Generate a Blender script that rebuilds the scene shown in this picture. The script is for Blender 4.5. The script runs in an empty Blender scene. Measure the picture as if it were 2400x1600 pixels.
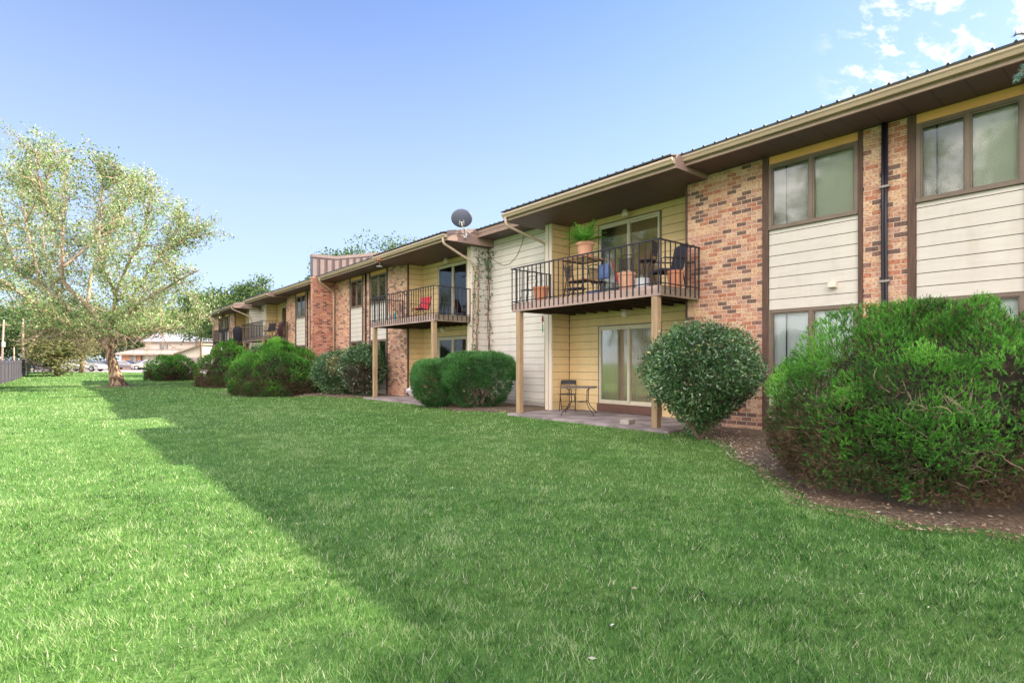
import bpy, math, random
import numpy as np
from mathutils import Vector, Matrix
R = math.radians
# ---------------------------------------------------------------- camera
FOC = 1300.0                                   # focal length in photo pixels (2400 wide)
TH = math.atan(1065 / 1300)
SN, CS = math.sin(TH), math.cos(TH)
EYE = 1.42
sc = bpy.context.scene
cam = bpy.data.cameras.new('camera')
cam.sensor_fit = 'HORIZONTAL'; cam.sensor_width = 36.0
cam.lens = 36.0 * FOC / 2400
cam.shift_y = (851 - 800) / 2400
cam.clip_start = 0.05; cam.clip_end = 3000
co = bpy.data.objects.new('camera', cam); sc.collection.objects.link(co)
co.location = (0, 0, EYE); co.rotation_euler = (R(90), 0, -TH)
sc.camera = co
# ---------------------------------------------------------------- sky, sun, exposure
SUN_DIR = Vector((1.46, -0.46, 1.0)).normalized()      # towards the sun
SUN_EL = math.asin(SUN_DIR.z); SUN_ROT = math.atan2(SUN_DIR.x, SUN_DIR.y)
w = bpy.data.worlds.new('World'); sc.world = w; w.use_nodes = True
nt = w.node_tree; N = nt.nodes; L = nt.links
for n in list(N): N.remove(n)
def nd(t, **k):
    n = N.new(t)
    for a, b in k.items(): setattr(n, a, b)
    return n
out = nd('ShaderNodeOutputWorld'); bg = nd('ShaderNodeBackground')
sky = nd('ShaderNodeTexSky'); sky.sky_type = 'NISHITA'; sky.sun_disc = False
sky.sun_elevation = SUN_EL; sky.sun_rotation = SUN_ROT
sky.air_density = 1.0; sky.dust_density = 0.25; sky.ozone_density = 2.2
bg.inputs['Strength'].default_value = 0.085
tc = nd('ShaderNodeTexCoord'); sep = nd('ShaderNodeSeparateXYZ'); L.new(tc.outputs['Generated'], sep.inputs[0])
# thin clouds: direction projected on a flat cloud deck
def m2(op, a, b=None, c=None):
    n = nd('ShaderNodeMath', operation=op)
    for i, v in enumerate((a, b, c)):
        if v is None: continue
        if hasattr(v, 'links') or hasattr(v, 'is_output'): L.new(v, n.inputs[i])
        else: n.inputs[i].default_value = v
    return n.outputs[0]
zc = m2('MAXIMUM', sep.outputs['Z'], 0.04)
cx_ = m2('DIVIDE', sep.outputs['X'], zc); cy_ = m2('DIVIDE', sep.outputs['Y'], zc)
def cloud(offx, offy, sx, sy, rot, lo, hi, scale, detail=8, seedz=0.0):
    comb = nd('ShaderNodeCombineXYZ'); L.new(cx_, comb.inputs[0]); L.new(cy_, comb.inputs[1]); comb.inputs[2].default_value = seedz
    mp = nd('ShaderNodeMapping'); mp.inputs['Location'].default_value = (offx, offy, 0)
    mp.inputs['Rotation'].default_value = (0, 0, rot); mp.inputs['Scale'].default_value = (sx, sy, 1)
    L.new(comb.outputs[0], mp.inputs['Vector'])
    nz = nd('ShaderNodeTexNoise'); nz.inputs['Scale'].default_value = scale; nz.inputs['Detail'].default_value = detail
    nz.inputs['Roughness'].default_value = 0.62; nz.inputs['Distortion'].default_value = 0.25
    L.new(mp.outputs[0], nz.inputs['Vector'])
    mr = nd('ShaderNodeMapRange', interpolation_type='SMOOTHSTEP'); mr.inputs[1].default_value = lo; mr.inputs[2].default_value = hi
    L.new(nz.outputs['Fac'], mr.inputs[0]); return mr.outputs[0]
def dirmask(v, lo, hi):
    dp = nd('ShaderNodeVectorMath', operation='DOT_PRODUCT'); dp.inputs[1].default_value = Vector(v).normalized()
    L.new(tc.outputs['Generated'], dp.inputs[0])
    mr = nd('ShaderNodeMapRange', interpolation_type='SMOOTHSTEP'); mr.inputs[1].default_value = lo; mr.inputs[2].default_value = hi
    L.new(dp.outputs['Value'], mr.inputs[0]); return mr.outputs[0]
def raydir(px, py):
    u = (px - 1200) / FOC; v = (851 - py) / FOC
    return (SN + CS * u, CS - SN * u, v)
streak = cloud(0.37, 0.22, 1.0, 2.3, 0.5, 0.49, 0.60, 3.6)
m_streak = m2('MULTIPLY', streak, dirmask(raydir(2360, 60), 0.976, 0.994))
fill_cloud = cloud(0, 0, 1, 1, 0.0, 0.36, 0.66, 0.9, 5, 3.0)  # added bright cloud behind the camera, fills the shaded facade
m_fill = m2('MULTIPLY', m2('ADD', m2('MULTIPLY', fill_cloud, 0.8), 0.2), dirmask((-0.9, -0.45, 0.62), 0.25, 0.85))
haze_lo = nd('ShaderNodeMapRange', interpolation_type='SMOOTHSTEP'); haze_lo.inputs[1].default_value = 0.75; haze_lo.inputs[2].default_value = 0.0
haze_lo.inputs[3].default_value = 0.0; haze_lo.inputs[4].default_value = 0.70
L.new(sep.outputs['Z'], haze_lo.inputs[0])
tint = nd('ShaderNodeMixRGB', blend_type='MULTIPLY'); tint.inputs[0].default_value = 1; tint.inputs[2].default_value = (0.80, 0.87, 1.12, 1)
L.new(sky.outputs[0], tint.inputs[1])
def over(prev, mask, col):
    n = nd('ShaderNodeMixRGB'); n.inputs[2].default_value = (*col, 1); L.new(mask, n.inputs[0]); L.new(prev, n.inputs[1]); return n.outputs[0]
c_ = over(tint.outputs[0], haze_lo.outputs[0], (3.3, 3.85, 4.7))
c_ = over(c_, m_streak, (4.9, 5.0, 5.1))
c_ = over(c_, m2('MINIMUM', m_fill, 1.0), (31.0, 27.6, 25.6))
class _o: outputs = [c_]
mixc = _o
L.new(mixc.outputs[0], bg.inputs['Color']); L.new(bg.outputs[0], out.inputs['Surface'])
sl = bpy.data.lights.new('sun', 'SUN'); sl.energy = 4.8; sl.angle = R(0.5); sl.color = (1.0, 0.88, 0.72)
so = bpy.data.objects.new('sun', sl); sc.collection.objects.link(so); so.location = (20, -10, 30)
so.rotation_euler = SUN_DIR.to_track_quat('Z', 'Y').to_euler()
sc.view_settings.view_transform = 'Standard'; sc.view_settings.look = 'None'
sc.view_settings.exposure = 1.6; sc.view_settings.gamma = 1.0
sc.cycles.max_bounces = 6; sc.cycles.transparent_max_bounces = 12
# ---------------------------------------------------------------- helpers
RNG = np.random.default_rng(7); random.seed(7)
def at(px, d):                                  # ground point seen in photo column px at forward distance d
    u = (px - 1200) / FOC
    return d * (SN + CS * u), d * (CS - SN * u)
def at3(px, py, d):
    x, y = at(px, d); return Vector((x, y, EYE + (851 - py) / FOC * d))
def yat(px, X):                                 # Y on the plane x = X
    u = (px - 1200) / FOC
    return X * (CS - SN * u) / (SN + CS * u)
ROOT = sc.collection
OFF = {}
def tag(o, label=None, cat=None, group=None, kind=None):
    if label: o['label'] = label
    if cat: o['category'] = cat
    if group: o['group'] = group
    if kind: o['kind'] = kind
    return o
def thing(name, loc, label, cat, group=None, rz=0, local=False):
    o = bpy.data.objects.new(name, None); ROOT.objects.link(o)
    o.empty_display_size = 0.2
    o.location = loc; o.rotation_euler = (0, 0, rz)
    OFF[o.name] = Vector((0, 0, 0)) if local else Vector(loc)
    return tag(o, label, cat, group)
def copy_tree(o, parent=None):
    c = o.copy(); ROOT.objects.link(c); c.parent = parent
    for ch in list(o.children): copy_tree(ch, c)
    return c
class MB:
    def __init__(s): s.v = []; s.f = []; s.m = []
    def face(s, pts, mi=0):
        i = len(s.v); s.v += [tuple(p) for p in pts]; s.f.append(tuple(range(i, i + len(pts)))); s.m.append(mi)
    def box(s, x0, x1, y0, y1, z0, z1, mi=0):
        if x0 > x1: x0, x1 = x1, x0
        if y0 > y1: y0, y1 = y1, y0
        i = len(s.v)
        s.v += [(x0,y0,z0),(x1,y0,z0),(x1,y1,z0),(x0,y1,z0),(x0,y0,z1),(x1,y0,z1),(x1,y1,z1),(x0,y1,z1)]
        for f in ((0,3,2,1),(4,5,6,7),(0,1,5,4),(1,2,6,5),(2,3,7,6),(3,0,4,7)):
            s.f.append(tuple(i + k for k in f)); s.m.append(mi)
        return s
    def prism(s, prof, ax, a0, a1, mi=0):       # profile of 2-D points extruded along axis ax ('x','y','z')
        def P(p, a):
            return {'y': (p[0], a, p[1]), 'x': (a, p[0], p[1]), 'z': (p[0], p[1], a)}[ax]
        n = len(prof); i = len(s.v)
        s.v += [P(p, a0) for p in prof] + [P(p, a1) for p in prof]
        s.f.append(tuple(i + k for k in range(n))); s.m.append(mi)
        s.f.append(tuple(i + n + k for k in reversed(range(n)))); s.m.append(mi)
        for k in range(n):
            s.f.append((i + k, i + n + k, i + n + (k + 1) % n, i + (k + 1) % n)); s.m.append(mi)
        return s
    def tube(s, pts, rad, n=8, mi=0, cap=True, flat=1.0):
        pts = [Vector(p) for p in pts]
        if not hasattr(rad, '__len__'): rad = [rad] * len(pts)
        i0 = len(s.v); up = Vector((0, 0, 1)); prev = None
        for k, p in enumerate(pts):
            t = (pts[min(k + 1, len(pts) - 1)] - pts[max(k - 1, 0)])
            t = t.normalized() if t.length > 1e-9 else Vector((0, 0, 1))
            if prev is None:
                a = t.cross(up)
                if a.length < 1e-3: a = Vector((1, 0, 0))
                a.normalize()
            else:
                a = prev - t * prev.dot(t)
                a = a.normalized() if a.length > 1e-6 else t.orthogonal().normalized()
            prev = a; b = t.cross(a)
            for j in range(n):
                an = 2 * math.pi * j / n
                s.v.append(tuple(p + (a * math.cos(an) + b * math.sin(an) * flat) * rad[k]))
        for k in range(len(pts) - 1):
            for j in range(n):
                s.f.append((i0 + k*n + j, i0 + k*n + (j+1) % n, i0 + (k+1)*n + (j+1) % n, i0 + (k+1)*n + j)); s.m.append(mi)
        if cap:
            s.f.append(tuple(i0 + j for j in reversed(range(n)))); s.m.append(mi)
            e = i0 + (len(pts) - 1) * n
            s.f.append(tuple(e + j for j in range(n))); s.m.append(mi)
        return s
    def lathe(s, prof, c=(0, 0, 0), n=20, mi=0):  # prof: (radius, z)
        i0 = len(s.v)
        for r, z in prof:
            for j in range(n):
                a = 2 * math.pi * j / n
                s.v.append((c[0] + r * math.cos(a), c[1] + r * math.sin(a), c[2] + z))
        for k in range(len(prof) - 1):
            for j in range(n):
                s.f.append((i0 + k*n + j, i0 + k*n + (j+1) % n, i0 + (k+1)*n + (j+1) % n, i0 + (k+1)*n + j)); s.m.append(mi)
        s.f.append(tuple(i0 + j for j in reversed(range(n)))); s.m.append(mi)
        e = i0 + (len(prof) - 1) * n
        s.f.append(tuple(e + j for j in range(n))); s.m.append(mi)
        return s
    def build(s, name, mats, parent=None, smooth=False, bevel=0):
        me = bpy.data.meshes.new(name)
        off = OFF.get(parent.name, Vector((0, 0, 0))) if parent else Vector((0, 0, 0))
        me.from_pydata([(a - off.x, b - off.y, c - off.z) for a, b, c in s.v], [], s.f)
        if not isinstance(mats, (list, tuple)): mats = [mats]
        for m in mats: me.materials.append(m)
        if len(mats) > 1: me.polygons.foreach_set('material_index', s.m)
        if smooth: me.polygons.foreach_set('use_smooth', [True] * len(s.f))
        me.update()
        o = bpy.data.objects.new(name, me); ROOT.objects.link(o)
        if parent: o.parent = parent; OFF[o.name] = off
        if bevel:
            b = o.modifiers.new('bevel', 'BEVEL'); b.width = bevel; b.segments = 2; b.limit_method = 'ANGLE'
        return o
def npmesh(name, V, k, mat, parent=None, attrs=None, kinds=None):
    """V: (n*k,3) vertices, each run of k vertices is one polygon; attrs: name -> per-polygon float array"""
    off = OFF.get(parent.name, Vector((0, 0, 0))) if parent else Vector((0, 0, 0))
    V = np.asarray(V, dtype=np.float32) - np.array(off, dtype=np.float32)
    n = len(V) // k
    me = bpy.data.meshes.new(name)
    me.vertices.add(n * k); me.vertices.foreach_set('co', V.ravel())
    me.loops.add(n * k); me.loops.foreach_set('vertex_index', np.arange(n * k, dtype=np.int32))
    me.polygons.add(n); me.polygons.foreach_set('loop_start', np.arange(0, n * k, k, dtype=np.int32))
    me.polygons.foreach_set('loop_total', np.full(n, k, dtype=np.int32))
    for a, vals in (attrs or {}).items():
        at_ = me.attributes.new(a, 'FLOAT', 'FACE'); at_.data.foreach_set('value', np.asarray(vals, dtype=np.float32))
    me.materials.append(mat)
    me.update(calc_edges=True)
    o = bpy.data.objects.new(name, me); ROOT.objects.link(o)
    if parent: o.parent = parent; OFF[o.name] = off
    return o
# ---------------------------------------------------------------- materials
def newmat(name):
    m = bpy.data.materials.new(name); m.use_nodes = True
    t = m.node_tree; b = t.nodes['Principled BSDF']; return m, t, b
def nz(t, scale, detail=4, vec=None, rough=0.55, dist=0.0):
    n = t.nodes.new('ShaderNodeTexNoise'); n.inputs['Scale'].default_value = scale
    n.inputs['Detail'].default_value = detail; n.inputs['Roughness'].default_value = rough; n.inputs['Distortion'].default_value = dist
    if vec is not None: t.links.new(vec, n.inputs['Vector'])
    return n
def ramp(t, fac, stops, const=False):
    r = t.nodes.new('ShaderNodeValToRGB'); e = r.color_ramp.elements
    if const: r.color_ramp.interpolation = 'CONSTANT'
    while len(e) < len(stops): e.new(0.5)
    for i, (p, c) in enumerate(stops): e[i].position = p; e[i].color = (*c, 1)
    t.links.new(fac, r.inputs[0]); return r.outputs[0]
def pos(t, sx=1, sy=1, sz=1):
    g = t.nodes.new('ShaderNodeNewGeometry')
    mp = t.nodes.new('ShaderNodeMapping'); mp.inputs['Scale'].default_value = (sx, sy, sz)
    t.links.new(g.outputs['Position'], mp.inputs['Vector']); return mp.outputs[0]
def bump(t, b, h, strength=0.3, dist=0.01):
    n = t.nodes.new('ShaderNodeBump'); n.inputs['Strength'].default_value = strength; n.inputs['Distance'].default_value = dist
    t.links.new(h, n.inputs['Height']); t.links.new(n.outputs[0], b.inputs['Normal'])
def pm(name, c1, c2=None, scale=3.0, rough=0.6, metal=0.0, st=(1, 1, 1), bmp=0.0, lo=0.3, hi=0.7, coat=0, spec=0.4):
    m, t, b = newmat(name)
    c2 = c2 or tuple(x * 0.8 for x in c1)
    n = nz(t, scale, 5, pos(t, *st))
    t.links.new(ramp(t, n.outputs['Fac'], [(lo, c1), (hi, c2)]), b.inputs['Base Color'])
    b.inputs['Roughness'].default_value = rough; b.inputs['Metallic'].default_value = metal
    b.inputs['Specular IOR Level'].default_value = spec; b.inputs['Coat Weight'].default_value = coat
    if bmp: 
        n2 = nz(t, scale * 6, 4, pos(t, *st)); bump(t, b, n2.outputs['Fac'], bmp, 0.01)
    return m
def sidingmat(name, c1, c2):
    m, t, b = newmat(name)
    a = nz(t, 0.9, 4, pos(t)); s1 = nz(t, 1.7, 4, pos(t, 1, 1.6, 0.35), 0.6); s2 = nz(t, 14, 5, pos(t, 1, 0.15, 1.0), 0.7)
    def mul(x, y, f):
        n = t.nodes.new('ShaderNodeMixRGB'); n.blend_type = 'MULTIPLY'; n.inputs[0].default_value = f
        t.links.new(x, n.inputs[1]); t.links.new(y, n.inputs[2]); return n.outputs[0]
    c = ramp(t, a.outputs['Fac'], [(0.3, c1), (0.7, c2)])
    c = mul(c, ramp(t, s1.outputs['Fac'], [(0.30, (0.88, 0.85, 0.80)), (0.52, (1, 1, 1))]), 0.6)
    c = mul(c, ramp(t, s2.outputs['Fac'], [(0.35, (0.93, 0.92, 0.90)), (0.65, (1.02, 1.02, 1.02))]), 0.9)
    t.links.new(c, b.inputs['Base Color']); b.inputs['Roughness'].default_value = 0.55; bump(t, b, s2.outputs['Fac'], 0.15, 0.004); return m
def leafmat(name, stops, rough=0.5, trans=0.35, spec=0.4, attr='rnd'):
    m, t, b = newmat(name)
    a = t.nodes.new('ShaderNodeAttribute'); a.attribute_name = attr
    col = ramp(t, a.outputs['Fac'], stops)
    t.links.new(col, b.inputs['Base Color']); b.inputs['Roughness'].default_value = rough
    b.inputs['Specular IOR Level'].default_value = spec
    tr = t.nodes.new('ShaderNodeBsdfTranslucent'); t.links.new(col, tr.inputs['Color'])
    mx = t.nodes.new('ShaderNodeMixShader'); mx.inputs[0].default_value = trans
    t.links.new(b.outputs[0], mx.inputs[1]); t.links.new(tr.outputs[0], mx.inputs[2])
    t.links.new(mx.outputs[0], t.nodes['Material Output'].inputs['Surface'])
    return m
def brickmat(name, tone=(1, 1, 1), pinkish=0.0):
    m, t, b = newmat(name)
    def mt(op, a, bb=None):
        n = t.nodes.new('ShaderNodeMath'); n.operation = op
        for i, v in enumerate((a, bb)):
            if v is None: continue
            if isinstance(v, (int, float)): n.inputs[i].default_value = v
            else: t.links.new(v, n.inputs[i])
        return n.outputs[0]
    g = t.nodes.new('ShaderNodeNewGeometry'); sp = t.nodes.new('ShaderNodeSeparateXYZ'); t.links.new(g.outputs['Position'], sp.inputs[0])
    sn = t.nodes.new('ShaderNodeSeparateXYZ'); t.links.new(g.outputs['True Normal'], sn.inputs[0])
    fx = mt('GREATER_THAN', mt('ABSOLUTE', sn.outputs['X']), 0.7)
    u = mt('ADD', mt('MULTIPLY', sp.outputs['Y'], fx), mt('MULTIPLY', sp.outputs['X'], mt('SUBTRACT', 1.0, fx)))
    v = mt('DIVIDE', mt('ADD', sp.outputs['Z'], 0.5), 0.086)
    row = mt('FLOOR', v); odd = mt('MODULO', row, 2.0)
    uu = mt('ADD', mt('DIVIDE', mt('ADD', u, 40.0), 0.208), mt('MULTIPLY', odd, 0.5))
    col = mt('FLOOR', uu)
    fu = mt('SUBTRACT', uu, col); fv = mt('SUBTRACT', v, row)
    def edge(f, wd):
        d = mt('MINIMUM', f, mt('SUBTRACT', 1.0, f))
        mr = t.nodes.new('ShaderNodeMapRange'); mr.inputs[1].default_value = wd * 0.6; mr.inputs[2].default_value = wd * 1.3
        t.links.new(d, mr.inputs[0]); return mr.outputs[0]
    mask = mt('MINIMUM', edge(fu, 0.030), edge(fv, 0.072))
    cb = t.nodes.new('ShaderNodeCombineXYZ'); t.links.new(col, cb.inputs[0]); t.links.new(row, cb.inputs[1]); t.links.new(fx, cb.inputs[2])
    wn = t.nodes.new('ShaderNodeTexWhiteNoise'); t.links.new(cb.outputs[0], wn.inputs['Vector'])
    T = lambda c: tuple(min(1, a * k) for a, k in zip(c, tone))
    bc = ramp(t, wn.outputs['Value'], [(0.0, T((0.17, 0.115, 0.10))), (0.11, T((0.25, 0.15, 0.125))), (0.19, T((0.46, 0.215, 0.14))), (0.34, T((0.50, 0.30, 0.21))),
              (0.48, T((0.60, 0.42, 0.28))), (0.62, T((0.52, 0.32, 0.23))), (0.74, T((0.62, 0.46, 0.33))), (0.89, T((0.52, 0.34, 0.27)))], True)
    # blotches on the bricks
    n1 = nz(t, 22, 3, pos(t, 1, 1, 2.2), 0.6)
    bl = ramp(t, n1.outputs['Fac'], [(0.38, (0.50, 0.27, 0.21)), (0.50, (1, 1, 1)), (0.66, (1.3, 1.22, 1.12))])
    ml = t.nodes.new('ShaderNodeMixRGB'); ml.blend_type = 'MULTIPLY'; ml.inputs[0].default_value = 0.75
    t.links.new(bc, ml.inputs[1]); t.links.new(bl, ml.inputs[2])
    n2 = nz(t, 1.1, 3, pos(t, 1, 1, 0.8))
    st = ramp(t, n2.outputs['Fac'], [(0.3, (0.82, 0.80, 0.82)), (0.7, (1.08, 1.02, 0.95))])
    ms = t.nodes.new('ShaderNodeMixRGB'); ms.blend_type = 'MULTIPLY'; ms.inputs[0].default_value = 1.0
    t.links.new(ml.outputs[0], ms.inputs[1]); t.links.new(st, ms.inputs[2])
    mx = t.nodes.new('ShaderNodeMixRGB'); mx.inputs[1].default_value = (*T((0.60, 0.47, 0.38)), 1)
    t.links.new(mask, mx.inputs[0]); t.links.new(ms.outputs[0], mx.inputs[2])
    t.links.new(mx.outputs[0], b.inputs['Base Color']); b.inputs['Roughness'].default_value = 0.85
    h = mt('ADD', mask, mt('MULTIPLY', n1.outputs['Fac'], 0.25))
    bump(t, b, h, 0.6, 0.006)
    return m
def woodmat(name, c1, c2, axis='z', scale=6):
    m, t, b = newmat(name)
    st = {'z': (8, 8, 0.5), 'y': (8, 0.5, 8), 'x': (0.5, 8, 8)}[axis]
    n = nz(t, scale, 6, pos(t, *st), 0.65, 0.6)
    n2 = nz(t, 1.6, 2, pos(t))
    a = ramp(t, n.outputs['Fac'], [(0.3, c1), (0.62, c2)])
    mm = t.nodes.new('ShaderNodeMixRGB'); mm.blend_type = 'MULTIPLY'; mm.inputs[0].default_value = 0.6
    t.links.new(a, mm.inputs[1]); t.links.new(ramp(t, n2.outputs['Fac'], [(0.3, (0.7, 0.7, 0.72)), (0.65, (1, 1, 1))]), mm.inputs[2])
    t.links.new(mm.outputs[0], b.inputs['Base Color']); b.inputs['Roughness'].default_value = 0.75
    bump(t, b, n.outputs['Fac'], 0.25, 0.004)
    return m
def glassmat(name, tint=(0.9, 0.93, 0.92), refl=1.0):
    m, t, b = newmat(name); t.nodes.remove(b)
    tr = t.nodes.new('ShaderNodeBsdfTransparent'); tr.inputs[0].default_value = (*tint, 1)
    gl = t.nodes.new('ShaderNodeBsdfGlossy'); gl.inputs['Roughness'].default_value = 0.05; gl.inputs['Color'].default_value = (refl, refl, refl, 1)
    fr = t.nodes.new('ShaderNodeFresnel'); fr.inputs[0].default_value = 1.5
    n = nz(t, 0.5, 1, pos(t)); bp = t.nodes.new('ShaderNodeBump'); bp.inputs['Strength'].default_value = 0.04; bp.inputs['Distance'].default_value = 0.02
    t.links.new(n.outputs['Fac'], bp.inputs['Height']); t.links.new(bp.outputs[0], gl.inputs['Normal']); t.links.new(bp.outputs[0], fr.inputs['Normal'])
    mx = t.nodes.new('ShaderNodeMixShader'); t.links.new(fr.outputs[0], mx.inputs[0])
    t.links.new(tr.outputs[0], mx.inputs[1]); t.links.new(gl.outputs[0], mx.inputs[2])
    t.links.new(mx.outputs[0], t.nodes['Material Output'].inputs['Surface'])
    return m
def stripemat(name, c1, c2, axis, period, duty=0.8, rough=0.6, trans=0.0):
    m, t, b = newmat(name)
    g = t.nodes.new('ShaderNodeNewGeometry'); sp = t.nodes.new('ShaderNodeSeparateXYZ'); t.links.new(g.outputs['Position'], sp.inputs[0])
    a = t.nodes.new('ShaderNodeMath'); a.operation = 'DIVIDE'; a.inputs[1].default_value = period; t.links.new(sp.outputs[axis], a.inputs[0])
    f = t.nodes.new('ShaderNodeMath'); f.operation = 'FRACT'; t.links.new(a.outputs[0], f.inputs[0])
    t.links.new(ramp(t, f.outputs[0], [(0.0, c1), (duty, c1), (min(duty + 0.08, 0.97), c2), (1.0, c1)]), b.inputs['Base Color'])
    b.inputs['Roughness'].default_value = rough
    return m
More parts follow.
